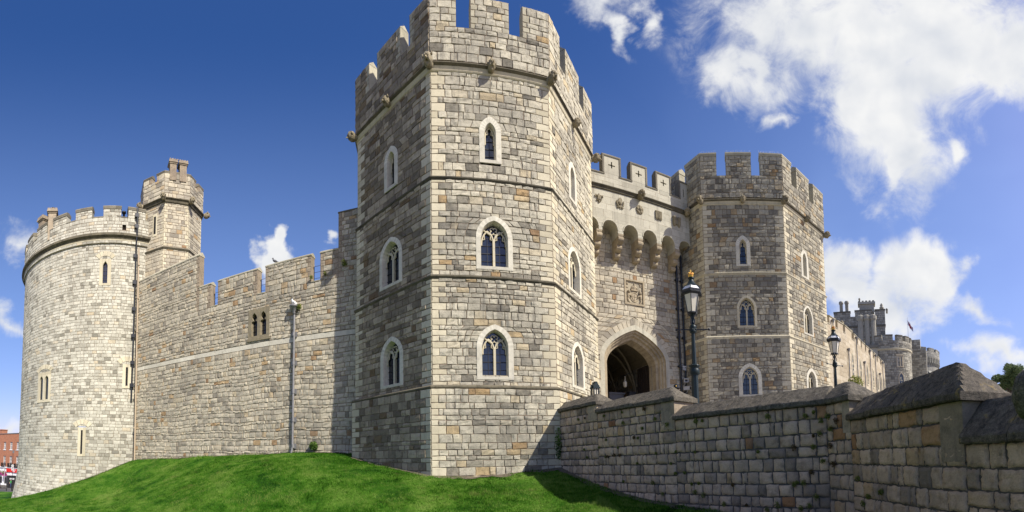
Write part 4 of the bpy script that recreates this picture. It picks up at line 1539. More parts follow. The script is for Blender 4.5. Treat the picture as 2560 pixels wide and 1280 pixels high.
def build_round():
    uA, uB = ru(-130), ru(8)
    W = [(-39.5, .21, 15.45, 17.4, .30, True), (-27.0, .10, 6.35, 8.0, .28, False), (-48.9, .09, .25, 2.35, .27, False)]
    ops = [Prof(ru(d), w + fw - .03, zb - .15, za, za + .2, 'rect') for d, w, zb, za, fw, l in W]
    tw = Prof(ru(-73.8), .86, 5.25, 7.6, 7.75, 'rect')
    a = Acc()
    masonry(a, RP, -6.2, 19.05, uA, uB, .285, .43, ops + [tw], mort=.010, dep=.024, bev=.010, rough=.8, lo=.85, hi=1.15, back=.5)
    a.build('wall', ['mortar', 'stone_round'], rnd)
    for (d, w, zb, za, fw, l) in W:
        slit(RP, rnd, ru(d), w, zb, za, fw, 'window' if l else 'arrow_slit', l)
    # paired lancets low on the left
    a = Acc()
    u = ru(-73.8)
    for (x0, x1) in ((-.88, -.62), (-.12, .12), (.62, .88)):
        fbox(a, RP, u + x0, u + x1, 5.2, 7.55, -.3, .06, 0)
    fbox(a, RP, u - .88, u + .88, 5.0, 5.25, -.3, .08, 0)
    for sx in (-1, 1):
        uc = u + sx * .37
        p = Prof(uc, .25, 6.9, 7.05, 7.5).pts(6)
        k = len(p) // 2
        fprism(a, RP, [(uc - .25, 7.55)] + p[1:k + 1] + [(uc, 7.55)], -.28, .055, 0)
        fprism(a, RP, [(uc, 7.55)] + p[k:-1] + [(uc + .25, 7.55)], -.28, .055, 0)
    fbox(a, RP, u - .88, u + .88, 7.55, 7.85, -.3, .06, 0)
    for k in range(7):
        q0, q1 = math.pi * (.16 + .098 * k) + .02, math.pi * (.16 + .098 * (k + 1)) - .02
        fprism(a, RP, [(u + .95 * math.cos(q), 7.55 + r * math.sin(q)) if r < 1 else (u + 1.35 * math.cos(q), 7.55 + r * math.sin(q)) for r, q in ((.62, q0), (1.02, q0), (1.02, q1), (.62, q1))], -.05, .05, 0)
    f = a.build('window', 'dressed', rnd)
    a = Acc()
    fbox(a, RP, u - .62, u + .62, 5.25, 7.55, -.28, -.10, 0)
    a.build('glass_pane', 'glass', f)
    # corbel band
    for (name, mat, prof) in (('corbel_course', 'string', [(.0, 20.12), (.40, 19.86), (.42, 19.66), (.24, 19.52), (.20, 19.40), (.0, 19.30)]), ('roll_moulding', 'dressed', [(.19, 19.40), (.17, 19.30), (.10, 19.22), (.07, 19.12), (.0, 19.02)])):
        a = Acc()
        n = len(prof)
        us = np.linspace(uA, uB, 90)
        V = [RP(u, z, d) for u in us for d, z in prof]
        a.add(V, [(i * n + j, (i + 1) * n + j, (i + 1) * n + j + 1, i * n + j + 1) for i in range(len(us) - 1) for j in range(n - 1)], 0, [rt() for i in range(len(us) - 1) for j in range(n - 1)], False)
        a.build(name, mat, rnd)
    PP = lambda u, z, d: RP(u, z, np.asarray(d) + .14)
    a = Acc()
    masonry(a, PP, 19.05, 21.40, uA, uB, .29, .45, [Prof(ru(-30.5), .16, 20.3, 20.6, 20.65, 'rect')], mort=.010, dep=.022, bev=.02, rough=.7, back=.5)
    fbox(a, PP, ru(-32), ru(-29), 20.2, 20.8, -.35, -.3, 0)
    th = .7
    us = np.linspace(uA, uB, 80)
    a.add([PP(u, z, -th) for u in us for z in (18.5, 21.4)], [(i * 2, i * 2 + 1, i * 2 + 3, i * 2 + 2) for i in range(79)], 1, .3)
    starts = [-127, -113, -98.5, -84.5, -70.4, -56.0, -41.2, -28.6, -14]
    for k, s0 in enumerate(starts):
        l, r = ru(s0), ru(s0 + 9.0)
        masonry(a, PP, 21.40, 22.14, l, r, .28, .42, mort=.010, dep=.022, bev=.02, rough=.7)
        for (x, sg) in ((l, -1), (r, 1)):
            a.add([PP(x, 21.3, .004), PP(x, 22.14, .004), PP(x, 22.14, -th), PP(x, 21.3, -th)], [(0, 1, 2, 3) if sg < 0 else (3, 2, 1, 0)], 1, rt())
        ac = Acc()
        for j in range(3):
            x0, x1 = l - .03 + (r - l + .06) * j / 3, l - .03 + (r - l + .06) * (j + 1) / 3
            uprism(ac, PP, [(.06, 22.14), (.06, 22.22), (.02, 22.25), (.05, 22.34), (.03, 22.44), (-.35, 22.56), (-th - .05, 22.4), (-th, 22.14)], x0, x1, 0)
        ac.build('coping', 'dark_coping', rnd)
        ac = Acc()
        nx = ru(starts[k + 1]) if k + 1 < len(starts) else uB
        uprism(ac, PP, [(.05, 21.38), (.05, 21.46), (-.3, 21.55), (-th, 21.46), (-th, 21.38)], r, nx, 0)
        ac.build('sill', 'dark_coping', rnd)
    a.build('parapet', ['mortar', 'stone_round'], rnd)
    a = Acc()
    a.add([(RC[0] + 9.6 * math.cos(q), RC[1] + 9.6 * math.sin(q), 20.4) for q in np.linspace(0, 2 * math.pi, 40)[:-1]], [tuple(range(39))], 0)
    a.build('roof', 'slate', rnd)
    # twin chimney on the wall head
    a = Acc()
    for k, dg in enumerate((-81.5, -73.5)):
        cx, cy = RC[0] + 9.75 * math.cos(R_(dg)), RC[1] + 9.75 * math.sin(R_(dg))
        fr = frame((cx, cy), R_(dg) + math.pi / 2 + (.75 if k else .0))
        fbox(a, fr, -.38, .38, 20.5, 22.95 + .15 * k, -.38, .38, 0)
        for (e, z0, z1) in ((.44, 22.95, 23.07), (.52, 23.07, 23.20), (.47, 23.20, 23.36)):
            fbox(a, fr, -e, e, z0 + .15 * k, z1 + .15 * k, -e, e, 0)
        for q in range(6):
            fbox(a, fr, -.45 + q * .16, -.36 + q * .16, 23.36 + .15 * k, 23.45 + .15 * k, -.46, .46, 0)
        if k:
            lathe(a, (cx, cy, 23.5), [(.12, 0), (.12, .2), (.17, .21), (.17, .32), (.1, .36)], 10, 1)
    a.build('chimney', ['pier', 'black'], rnd)
    a = Acc()
    c = (RC[0] + 9.4 * math.cos(R_(-30.5)), RC[1] + 9.4 * math.sin(R_(-30.5)), 21.0)
    lathe(a, c, [(.10, 0), (.10, 1.2), (.2, 1.22), (.2, 1.36), (.08, 1.42)], 10, 0)
    a.build('flue', 'black', rnd)


build_round()

# pipes in the corner between round tower and curtain wall
pp = thing('drainpipe', 'dark rainwater pipe with clamps in the corner beside the round tower', 'drainpipe', tuple(RP(ru(-23.6), 5, .2)))
a = Acc()
tube(a, [RP(ru(-24.2), 22.4, .36), RP(ru(-24.2), 19.9, .40), RP(ru(-24.2), 19.2, .22), RP(ru(-24.2), 12, .14), RP(ru(-24.5), 5.0, .14)], .075, 8)
a.build('pipe', 'cast_iron', pp)
for z in (21.6, 20.6, 18.0, 15.6, 13.2, 10.8, 8.4, 6.4):
    a = Acc()
    fbox(a, RP, ru(-24.2) - .22, ru(-24.2) + .12, z - .16, z + .16, .03, .27 + (.2 if z > 19 else 0), 0)
    a.build('clamp', 'cast_iron', pp)
tp = thing('drainpipe', 'thin tan painted pipe running the full height at the left end of the curtain wall', 'drainpipe', tuple(CP0(.25, 0, .12)))
a = Acc()
tube(a, [CP0(.1, 18.6, .14), CP0(.18, 10, .14), CP0(.30, -.4, .14)], .075, 8)
for z in (17.0, 14.0, 11.0, 8.6, 5.6, 2.6):
    tube(a, [CP0(.18, z, .14), CP0(.18, z + .12, .14)], .10, 8)
a.build('pipe', 'tan_pipe', tp)

# ------------------------------------------------------------------ stair turret behind the raised end of the wall
OT = Oct(-28.48, 25.85, 1.01)
tur = thing('stair_turret', 'slim pale octagonal turret with twin chimney pots rising behind the curtain wall', 'turret', (-28.48, 25.85, 15))
a = Acc()
for (z0, z1, s) in ((12, 18.5, 2.28), (18.5, 22.8, 2.22)):
    for k in range(8):
        P = OT.P(k, s)
        hs = s / 2
        if k in (-1 % 8, 0, 1, 7, 2, 6):
            masonry(a, P, z0, z1, -hs, hs, .29, .40, [Prof(.14, .16, 19.85, 21.6, 21.7, 'rect')] if (k == 7 and z0 > 18) else (), (.16, .34, k), (.34, .16, k), mort=.010, dep=.022, bev=.02, rough=.7)
        else:
            a.add([P(-hs, z0, 0), P(hs, z0, 0), P(hs, z1, 0), P(-hs, z1, 0)], [(0, 1, 2, 3)], 1, .5)
a.build('wall', ['mortar', 'stone_curtain', 'dressed'], tur)
slit(OT.P(7, 2.22), tur, .14, .13, 20.0, 21.6, .10, voussoir=False)
for (z, s, pf) in ((18.55, 2.28, string_prof(18.55, .09, .2)), (23.0, 2.25, corbel_prof(23.0))):
    a = Acc()
    OT.band(a, s, pf)
    a.build('string_course', 'string', tur)
a = Acc()
for k in range(8):
    s = 2.32
    P = OT.P(k, s)
    merlons(a, tur, 'dark_coping', OT, k, s, 23.05, 24.75, 25.42, 25.55, .4, [(-.22, .30)] if k in (7, 1, 3, 5) else [], cop_h=.2)
a.build('parapet', ['mortar', 'stone_curtain', 'pier'], tur)
for k in (-1, 0, 1, 2):
    carved_head(tur, OT.v(k, 2.45, 22.85), OT.n(k - .5), .58, 20 + k)
a = Acc()
P = OT.P(0, 2.32)
for (u, w) in ((-.42, .29), (.48, .31)):
    fbox(a, P, u - w, u + w, 24.6, 26.1, -.55, .10, 0)
    for (e, z0, z1) in ((.06, 26.1, 26.2), (.12, 26.2, 26.32), (.08, 26.32, 26.46)):
        fbox(a, P, u - w - e, u + w + e, z0, z1, -.55 - e, .10 + e, 0)
    for q in range(4):
        fbox(a, P, u - w - .06 + q * .22, u - w + .06 + q * .22, 26.46, 26.54, -.6, .16, 0)
a.build('chimney', 'pier', tur)
a = Acc()
a.add([OT.v(k, 2.0, 24.3) for k in range(8)], [tuple(range(8))], 0)
a.build('roof', 'slate', tur)

# ------------------------------------------------------------------ stepped retaining wall on the right
LPT = [Vector((2.3, 19.9)), Vector((7.85, 8.26)), Vector((7.76, 7.28)), Vector((6.23, 3.25))]
LPT.append(LPT[3] + (LPT[3] - LPT[2]).normalized() * 7)
LS = []
for i in range(4):
    dd = LPT[i + 1] - LPT[i]
    LS.append((frame(tuple(LPT[i]), math.atan2(dd.y, dd.x)), dd.length))
low = thing('retaining_wall', 'stepped grey retaining wall with sloping copings bordering the lawn on the right', 'wall', (6, 9, -1.8))


def build_low():
    TH = 1.0
    # sections: (segment, u0, u1, coping underside, ridge at start, ridge at end, has pier end)
    T = [(0, -.5, 3.05, 2.26, 2.78, 2.84, 1), (0, 3.05, 7.42, 1.89, 2.40, 2.52, 1), (0, 7.42, LS[0][1], 1.22, 1.74, 1.80, 0), (1, 0, LS[1][1], 1.22, 1.80, 1.90, 1),
         (2, 0, LS[2][1], .70, 1.30, 1.52, 1), (3, 0, 7, -.03, .72, .80, 0)]
    a = Acc()
    ac = Acc()
    al = Acc()
    ap = Acc()
    for i, (sg, u0, u1, zl, r0, r1, pier) in enumerate(T):
        P = LS[sg][0]
        near = sg >= 2
        masonry(a, P, -3.3 if not near else -3.6, zl, u0, u1, .335 if not near else .37, .37 if sg < 2 else .42, mort=.017 if sg < 2 else .015, dep=.040, bev=.026, n=4 if sg < 2 else 7, rough=.9, lo=.78, hi=1.22, wv=(.45, 1.7), jog=.012)
        fbox(a, P, u0, u1, -3.8, zl - .02, -TH, -.06, 0)
        # coping swept along the section, worn and slightly uneven
        lip = .15
        zt = zl + lip

        def ringpts(zr):
            k = 6
            pts = [(.02, zl), (.13, zl), (.15, zl + .03), (.15, zt - .03), (.13, zt)]
            ft = -TH * .42
            for q in range(1, k + 1):
                f = q / k
                pts.append((.13 + (ft - .13) * f, zt + (zr - zt) * f))
            bt = -TH * .58
            for q in range(0, 4):
                f = q / 3
                pts.append((bt + (-TH - .14 - bt) * f, zr - (zr - zt) * f))
            pts += [(-TH - .14, zl), (-TH - .02, zl)]
            return pts
        st = .10 if near else .16
        ue = u1 + (.10 if pier else .0)
        us = list(np.arange(u0 + .0, ue - .001, st)) + [ue]
        joints = set()
        x = u0 + 1.1
        while x < u1 - .9:
            joints.add(int((x - u0) / st))
            x += RNG.uniform(.9, 1.7)
        rings = []
        acc_ = al if near else ac
        off = 0.
        seg = 0
        for j, u in enumerate(us):
            f = (u - u0) / (u1 - u0)
            zr = r0 + (r1 - r0) * min(f, 1)
            hip = .55
            if pier and u > u1 - hip:
                q = (ue - u) / (hip + .1)
                zr_h = zt + (zr - zt) * min(1, q * 1.02)
            else:
                zr_h = zr
            if j in joints:
                off = RNG.normal(0, .012)
            rp = ringpts(zr)
            V = []
            for (d, z) in rp:
                z = min(z, max(zr_h, zt) if z > zt else z)
                nz = .006 * math.sin(u * 5.1 + d * 9) + RNG.normal(0, .004)
                V.append(P(u, z + nz * (1 if z > zt - .01 else .5) + off * .4, d + RNG.normal(0, .004) + off))
            if j in joints:          # open joint between two coping stones
                for du_, q_ in ((-.012, 0.), (-.006, .035), (.006, .035)):
                    rings.append([P(u + du_, z - q_ * (z > zl + .02), d - q_ * (1 if d > -TH * .5 else -1) + off) for d, z in rp])
                rings.append([p_ + (P(u + .012, 0, 0) - P(u, 0, 0)) for p_ in V])
            else:
                rings.append(V)
        m = len(rings[0])
        V = [p for r in rings for p in r]
        Fs = [(j * m + k, j * m + (k + 1) % m, (j + 1) * m + (k + 1) % m, (j + 1) * m + k) for j in range(len(rings) - 1) for k in range(m)]
        acc_.add(V, Fs, 0, .5, False)
        acc_.add(rings[-1], [tuple(range(m))], 0, .5)
        acc_.add(rings[0], [tuple(range(m - 1, -1, -1))], 0, .5)
        if pier:
            nx = T[i + 1][3]
            fbox(ap, P, u1 - (.62 if i != 3 else .28), u1 + .012, nx - .30, zl - .003, -TH, .046, 0)
    a.build('wall', ['mortar_dark', 'stone_low'], low)
    ac.build('coping', 'coping', low)
    al.build('coping', 'coping_lichen', low, 'large dark coping blotched with yellow lichen')
    ap.build('pier', 'pier', low)


build_low()


# ------------------------------------------------------------------ ground
def tps(pts):
    X = np.array([(p[0], p[1]) for p in pts], float)
    z = np.array([p[2] for p in pts], float)
    n = len(X)

    def U(r):
        return np.where(r > 0, r * r * np.log(np.maximum(r, 1e-9)), 0)
    K = U(np.hypot(X[:, None, 0] - X[None, :, 0], X[:, None, 1] - X[None, :, 1])) + np.eye(n) * 2.0
    Pm = np.concatenate([np.ones((n, 1)), X], 1)
    A = np.zeros((n + 3, n + 3))
    A[:n, :n] = K
    A[:n, n:] = Pm
    A[n:, :n] = Pm.T
    w = np.linalg.solve(A, np.concatenate([z, np.zeros(3)]))

    def f(x, y):
        x = np.asarray(x, float)
        y = np.asarray(y, float)
        r = np.hypot(x[..., None] - X[:, 0], y[..., None] - X[:, 1])
        return U(r) @ w[:n] + w[n] + w[n + 1] * x + w[n + 2] * y
    return f


HZ = tps([(-28.4, 22.1, -.13), (-24.5, 22.2, .06), (-20.9, 22.3, .23), (-17.5, 22.4, .36), (-14.1, 22.5, .46), (-9.6, 22.6, .5), (-8.8, 21.8, .25), (-6.8, 20.3, -.21), (-5.0, 19.3, -.45),
          (-3.6, 18.5, -.66), (-1.4, 19, -.73), (.3, 19.3, -.59), (2.3, 19.9, -.35), (3.07, 18.3, -.9), (3.97, 16.4, -1.3), (4.95, 14.35, -1.61), (5.76, 12.65, -1.76), (7.8, 8.3, -2.0), (6.2, 3.2, -2.3),
          (-28.6, 22.5, -.1), (-29.6, 20.5, -1.03), (-31.5, 18.4, -2.18), (-35.1, 16.4, -3.52), (-41.8, 16.2, -4.9),
          (-27.06, 9.74, -4.0), (-21.5, 12.8, -3.3), (-15.4, 13.7, -2.6), (-9.94, 14.1, -2.1), (-5.37, 14.0, -1.85), (0, 14.6, -1.8), (3.15, 13.15, -1.75),
          (-11.8, 15.5, -.95), (-24.8, 18.1, -2.2), (-7.0, 16.8, -.8), (-4.4, 15.9, -1.2),
          (0, 0, -2.25), (0, 7, -2.1), (-10, 5, -2.9), (-30, 4, -4.6), (-56, 20, -5.5), (-60, 0, -6.0), (-56, 45, -5.8), (-45, 20, -5.1), (-38, 26, -3), (-20, 30, 0), (5, -8, -2.4), (-30, -8, -4.8)])


def lawn_inside(x, y):
    # lawn lies to the left of the retaining wall's face
    ok = np.ones_like(x, bool)
    for i in range(4):
        p, q = LPT[i], LPT[i + 1]
        d = (q - p)
        yl, yh = min(p.y, q.y), max(p.y, q.y)
        t = np.clip((p.y - y) / max(p.y - q.y, 1e-6), 0, 1)
        xw = p.x + d.x * t
        inr = (y >= yl) & (y <= yh)
        ok &= ~(inr & (x > xw - .02 + .3))
    return ok


def ground():
    xs = np.concatenate([np.arange(-58, -30, .8), np.arange(-30, 8.7, .35)])
    ys = np.arange(-9, 24.5, .35)
    X, Y = np.meshgrid(xs, ys)
    Z = HZ(X, Y)
    Z = Z + .03 * np.sin(X * 1.3 + Y * .7) * np.sin(Y * 1.1 - X * .4)
    a = Acc()
    nx, ny = len(xs), len(ys)
    V = np.stack([X, Y, Z], -1).reshape(-1, 3)
    cx = .25 * (X[:-1, :-1] + X[1:, 1:]) * 2
    cy = .5 * (Y[:-1, :-1] + Y[1:, 1:])
    ok = lawn_inside(cx, cy)
    j, i = np.nonzero(ok)
    Fq = np.stack([j * nx + i, j * nx + i + 1, (j + 1) * nx + i + 1, (j + 1) * nx + i], -1)
    a.quads(V, Fq, 0, .5, True)
    tag(a.build('lawn', 'lawn'), kind='structure')
    # street beyond the kerb on the left
    a = Acc()
    a.add([(-58, -60, -5.95), (-58, 70, -5.95), (-74, 70, -6.85), (-74, -60, -6.85)], [(3, 2, 1, 0)])
    a.add([(-74, -60, -6.85), (-74, 70, -6.85), (-86.5, 70, -7.2), (-86.5, -60, -7.2)], [(3, 2, 1, 0)])
    tag(a.build('street', 'asphalt'), kind='structure')
    a = Acc()
    a.add([(-86.5, -60, -7.08), (-86.5, 70, -7.08), (-92, 70, -7.05), (-92, -60, -7.05), (-86.5, -60, -7.3), (-86.5, 70, -7.3)], [(3, 2, 1, 0), (0, 1, 5, 4)])
    tag(a.build('pavement', 'paving'), kind='structure')
    a = Acc()
    a.add([(-57.6, -60, -5.78), (-57.6, 70, -5.78), (-58.1, 70, -5.78), (-58.1, -60, -5.78), (-58.1, 70, -6.1), (-58.1, -60, -6.1), (-57.6, 70, -6.1), (-57.6, -60, -6.1)], [(3, 2, 1, 0), (3, 2, 4, 5), (0, 1, 6, 7)])
    tag(a.build('kerb', 'paving'), kind='structure')
    # raised forecourt behind the retaining wall, climbing to the gate
    def zf(y):
        return -.6 + .115 * min(y, 60)
    a = Acc()
    W_ = [LPT[0] + Vector((.6, .3)), LPT[1] + Vector((.6, 0)), LPT[2] + Vector((.6, 0)), LPT[3] + Vector((.6, 0)), LPT[4] + Vector((.6, 0))]
    ys = [27.5] + [p.y for p in W_]
    xs_ = [3.2] + [p.x for p in W_]
    V, Fs = [], []
    for x, y in zip(xs_, ys):
        V += [(x, y, zf(y)), (24, y, zf(y)), (60, y, zf(y) + 2), (300, y, zf(y) + 14)]
    for i in range(len(ys) - 1):
        for k in range(3):
            Fs.append((i * 4 + k, (i + 1) * 4 + k, (i + 1) * 4 + k + 1, i * 4 + k + 1))
    a.add(V, Fs)
    b = len(ys)
    V2 = [(3.2, 27.5, zf(27.5)), (24, 27.5, zf(27.5)), (60, 27.5, zf(27.5) + 2), (300, 27.5, zf(27.5) + 14), (3.2, 60, zf(60)), (24, 60, zf(60)), (60, 60, zf(60) + 2), (300, 60, zf(60) + 14), (3.2, 300, 9), (24, 300, 9), (60, 300, 9), (300, 300, 16)]
    a.add(V2, [(0, 1, 5, 4), (1, 2, 6, 5), (2, 3, 7, 6), (4, 5, 9, 8), (5, 6, 10, 9), (6, 7, 11, 10)])
    tag(a.build('forecourt', 'paving'), kind='structure')
    a = Acc()
    n = 48
    V = [(0, 0, -8.2)] + [(4000 * math.cos(2 * math.pi * k / n), 4000 * math.sin(2 * math.pi * k / n), -8.2) for k in range(n)]
    a.add(V, [(0, k + 1, (k + 1) % n + 1) for k in range(n)])
    tag(a.build('ground', 'far_ground'), kind='structure')
    # bare earth strip along the foot of the walls
    a = Acc()

    def strip(path, w0, w1):
        V = []
        for (p, nrm) in path:
            for w in (w0, w1 * (.5 + rt())):
                x, y = p[0] + nrm[0] * w, p[1] + nrm[1] * w
                V.append((x, y, float(HZ(np.array(x), np.array(y))) + (.035 if w == w0 else .012)))
        a.add(V, [(2 * i, 2 * i + 1, 2 * i + 3, 2 * i + 2) for i in range(len(path) - 1)], 0, .5, True)
    P = LS[0][0]
    strip([(P(u, 0, 0), (P(0, 0, 1) - P(0, 0, 0))) for u in np.arange(0, 12.8, .3)], -.05, .32)
    P = OM.P(0, 6.13)
    strip([(P(u, 0, 0), (P(0, 0, 1) - P(0, 0, 0))) for u in np.arange(-3, 3.1, .3)], -.05, .30)
    P = OM.P(-1, 6.13)
    strip([(P(u, 0, 0), (P(0, 0, 1) - P(0, 0, 0))) for u in np.arange(-3, 3.1, .3)], -.05, .22)
    strip([(CP0(u, 0, 0), (CP0(0, 0, 1) - CP0(0, 0, 0))) for u in np.arange(.4, 19.0, .3)], -.05, .16)
    strip([(RP(ru(d), HZ(np.array(RP(ru(d), 0, 0)[0]), np.array(RP(ru(d), 0, 0)[1])), 0), (RP(ru(d), 0, 1) - RP(ru(d), 0, 0))) for d in np.arange(-112, -20, 1.6)], -.05, .35)
    tag(a.build('worn_earth', 'earth'), kind='structure')


ground()


def grass():
    N = 360000
    y = RNG.uniform(9.5, 24, N * 2)
    x = RNG.uniform(-44, 7.5, N * 2)
    d = np.hypot(x, y)
    keep = (RNG.random(N * 2) < np.clip(17. / d, .25, 1) ** 1.3) & lawn_inside(x + .32, y)
    # not inside the towers or behind the curtain wall
    keep &= ~((x < -8.9) & (y > 22.2 + (x + 28.56) * .028 - .05))
    keep &= np.hypot(x - RC[0], y - RC[1]) > 10.1
    for k in (-1, 0, 1):
        an = OM.a - math.pi / 2 + k * math.pi / 4
    dx, dy = x - OM.cx, y - OM.cy
    dmax = np.max(np.stack([dx * math.cos(OM.a - math.pi / 2 + k * math.pi / 4) + dy * math.sin(OM.a - math.pi / 2 + k * math.pi / 4) for k in range(8)]), 0)
    keep &= dmax > 6.13 * 1.2071 + .06
    x, y = x[keep][:N], y[keep][:N]
    n = len(x)
    z = HZ(x, y) + .03 * np.sin(x * 1.3 + y * .7) * np.sin(y * 1.1 - x * .4)
    # clumps: height follows a slow pattern
    pat = .5 + .5 * np.sin(x * .9 + 1.7 * np.sin(y * .6)) * np.sin(y * 1.1 + 1.3 * np.sin(x * .5))
    h = (.035 + .05 * pat) * RNG.uniform(.6, 1.4, n)
    # ragged longer grass against the masonry and in odd tufts
    foot = np.zeros(n)
    foot = np.maximum(foot, np.clip(1 - (22.2 + (x + 28.56) * .028 - y) / .35, 0, 1) * (x < -8.9))
    foot = np.maximum(foot, np.clip(1 - (np.hypot(x - RC[0], y - RC[1]) - 10.1 - .027 * np.minimum(z, 0) ** 2) / .4, 0, 1))
    tuf = (np.sin(x * 3.1 + 2 * np.sin(y * 1.7)) * np.sin(y * 3.7 + 2 * np.sin(x * 1.3)) > .80)
    h = h * (1 + 1.6 * foot * (RNG.random(n) < .5) + .8 * tuf)
    an = RNG.uniform(0, 2 * np.pi, n)
    w = RNG.uniform(.006, .012, n)
    lx, ly = RNG.normal(0, .025, n), RNG.normal(0, .025, n)
    V = np.empty((n, 3, 3))
    V[:, 0] = np.stack([x - np.cos(an) * w, y - np.sin(an) * w, z - .005], -1)
    V[:, 1] = np.stack([x + np.cos(an) * w, y + np.sin(an) * w, z - .005], -1)
    V[:, 2] = np.stack([x + lx, y + ly, z + h], -1)
    a = Acc()
    a.quads(V.reshape(-1, 3), np.arange(3 * n).reshape(-1, 3), 0, np.clip(RNG.normal(.5, .22, n) + .25 * (pat - .5), 0, 1))
    tag(a.build('grass', 'blade'), 'short green mown grass on the bank below the castle walls', 'grass', kind='stuff')


grass()


# ------------------------------------------------------------------ street lamps on the forecourt
def copy_tree(o, parent=None):
    c = o.copy()
    col.objects.link(c)
    if parent is not None:
        c.parent = parent
    for ch in list(o.children):
        copy_tree(ch, c)
    return c


def lamp_post():
    g = 'crowned street lamps on the forecourt'
    root = thing('street_lamp', 'nearer dark green street lamp with red and gold crown, before the gateway corner', 'street lamp', (6.68, 14.0, .98), g)
    x, y, z = 6.68, 14.0, .98
    a = Acc()
    lathe(a, (x, y, z), [(.24, 0), (.24, .25), (.17, .32), (.145, .4), (.135, 2.0)], 8, 0, .5, False)
    a.build('base_column', 'lamp_paint', root)
    a = Acc()
    lathe(a, (x, y, z), [(.14, 2.0), (.19, 2.04), (.19, 2.22), (.15, 2.28), (.18, 2.30), (.20, 2.34), (.20, 2.38), (.12, 2.42)], 12)
    for k in range(8):
        q = 2 * math.pi * k / 8
        blob(a, (x + .19 * math.cos(q), y + .19 * math.sin(q), z + 2.36), (.035, .035, .03), None, 6, 4)
    a.build('collar', 'lamp_paint', root)
    a = Acc()
    lathe(a, (x, y, z), [(.10, 2.38), (.072, 3.62)], 8, 0, .5, False)
    a.build('shaft', 'lamp_paint', root)
    a = Acc()
    lathe(a, (x, y, z), [(.07, 3.58), (.12, 3.62), (.14, 3.68), (.10, 3.74), (.14, 3.80), (.13, 3.88), (.07, 3.92), (.055, 4.1), (.06, 4.32), (.10, 4.36)], 12)
    for k in range(6):
        q = 2 * math.pi * k / 6
        blob(a, (x + .13 * math.cos(q), y + .13 * math.sin(q), z + 3.72), (.03, .03, .04), None, 6, 4)
    a.build('ladder_collar', 'lamp_paint', root)
    a = Acc()
    d = Vector((.93, -.36, 0))
    c = Vector((x, y, z + 3.74))
    tube(a, [c - d * .62, c + d * .62], .024, 7)
    for s_ in (-1, 1):
        blob(a, c + d * .62 * s_, (.05, .05, .05), None, 8, 6)
    a.build('ladder_bar', 'cast_iron', root)
    a = Acc()
    for k in range(4):
        q = 2 * math.pi * k / 4 + .4
        e = Vector((math.cos(q), math.sin(q), 0))
        b = Vector((x, y, z))
        tube(a, [b + e * .05 + Vector((0, 0, 3.9)), b + e * .11 + Vector((0, 0, 4.05)), b + e * .06 + Vector((0, 0, 4.2)), b + e * .15 + Vector((0, 0, 4.33)), b + e * .22 + Vector((0, 0, 4.36)), b + e * .22 + Vector((0, 0, 4.28))], [.022, .02, .018, .022, .02, .016], 6)
    a.build('scroll_bracket', 'cast_iron', root)
    # lantern: six tapered panes in a frame
    rb, rtp, z0, z1 = .19, .315, 4.38, 5.05
    ln = Acc()
    lathe(ln, (x, y, z), [(.12, 4.32), (.21, 4.35), (.21, 4.39), (.17, 4.40)], 6, 0, .5, False)
    for k in range(6):
        q = 2 * math.pi * k / 6
        tube(ln, [(x + rb * math.cos(q), y + rb * math.sin(q), z + z0), (x + rtp * math.cos(q), y + rtp * math.sin(q), z + z1)], .016, 5)
    lathe(ln, (x, y, z), [(.30, 5.03), (.36, 5.06), (.41, 5.12), (.42, 5.20), (.40, 5.21), (.34, 5.205)], 6, 0, .5, False)
    for k in range(6):
        q0, q1 = 2 * math.pi * k / 6, 2 * math.pi * (k + 1) / 6
        for j in range(8):
            f = (j + .5) / 8
            px = x + .40 * (math.cos(q0) * (1 - f) + math.cos(q1) * f)
            py = y + .40 * (math.sin(q0) * (1 - f) + math.sin(q1) * f)
            blob(ln, (px, py, z + 5.09), (.018, .018, .035), None, 5, 4)
    lan = ln.build('lantern', 'cast_iron', root)
    a = Acc()
    V = []
    for (r, zz) in ((rb - .008, z0), (rtp - .008, z1)):
        V += [(x + r * math.cos(2 * math.pi * k / 6), y + r * math.sin(2 * math.pi * k / 6), z + zz) for k in range(6)]
    a.add(V, [(k, (k + 1) % 6, 6 + (k + 1) % 6, 6 + k) for k in range(6)])
    a.build('glass_pane', 'lamp_glass', lan)
    a = Acc()
    for k in range(3):
        q = 2 * math.pi * k / 3
        lathe(a, (x + .05 * math.cos(q), y + .05 * math.sin(q), z + 4.74), [(.03, 0), (.04, .12), (.025, .2)], 8)
    a.build('mantle', 'white_paint', lan)
    a = Acc()
    lathe(a, (x, y, z), [(.39, 5.21), (.27, 5.36), (.26, 5.38)], 6, 0, .5, False)
    a.build('glazed_cowl', 'white_paint', lan)
    a = Acc()
    for k in range(6):
        q = 2 * math.pi * k / 6
        tube(a, [(x + .40 * math.cos(q), y + .40 * math.sin(q), z + 5.21), (x + .27 * math.cos(q), y + .27 * math.sin(q), z + 5.385)], .016, 5)
    lathe(a, (x, y, z), [(.28, 5.37), (.17, 5.47), (.105, 5.60), (.09, 5.66), (.13, 5.68), (.13, 5.71), (.075, 5.73), (.07, 5.76)], 12)
    a.build('roof', 'lamp_paint', lan)
    a = Acc()
    lathe(a, (x, y, z), [(.085, 5.74), (.10, 5.78), (.10, 5.81)], 12, 1)
    blob(a, (x, y, z + 5.86), (.085, .085, .07), None, 10, 7, 0)
    for k in range(8):
        q = 2 * math.pi * k / 8
        tube(a, [(x + .095 * math.cos(q), y + .095 * math.sin(q), z + 5.80), (x + .105 * math.cos(q), y + .105 * math.sin(q), z + 5.87), (x + .05 * math.cos(q), y + .05 * math.sin(q), z + 5.935), (x, y, z + 5.92)], .012, 5, 1)
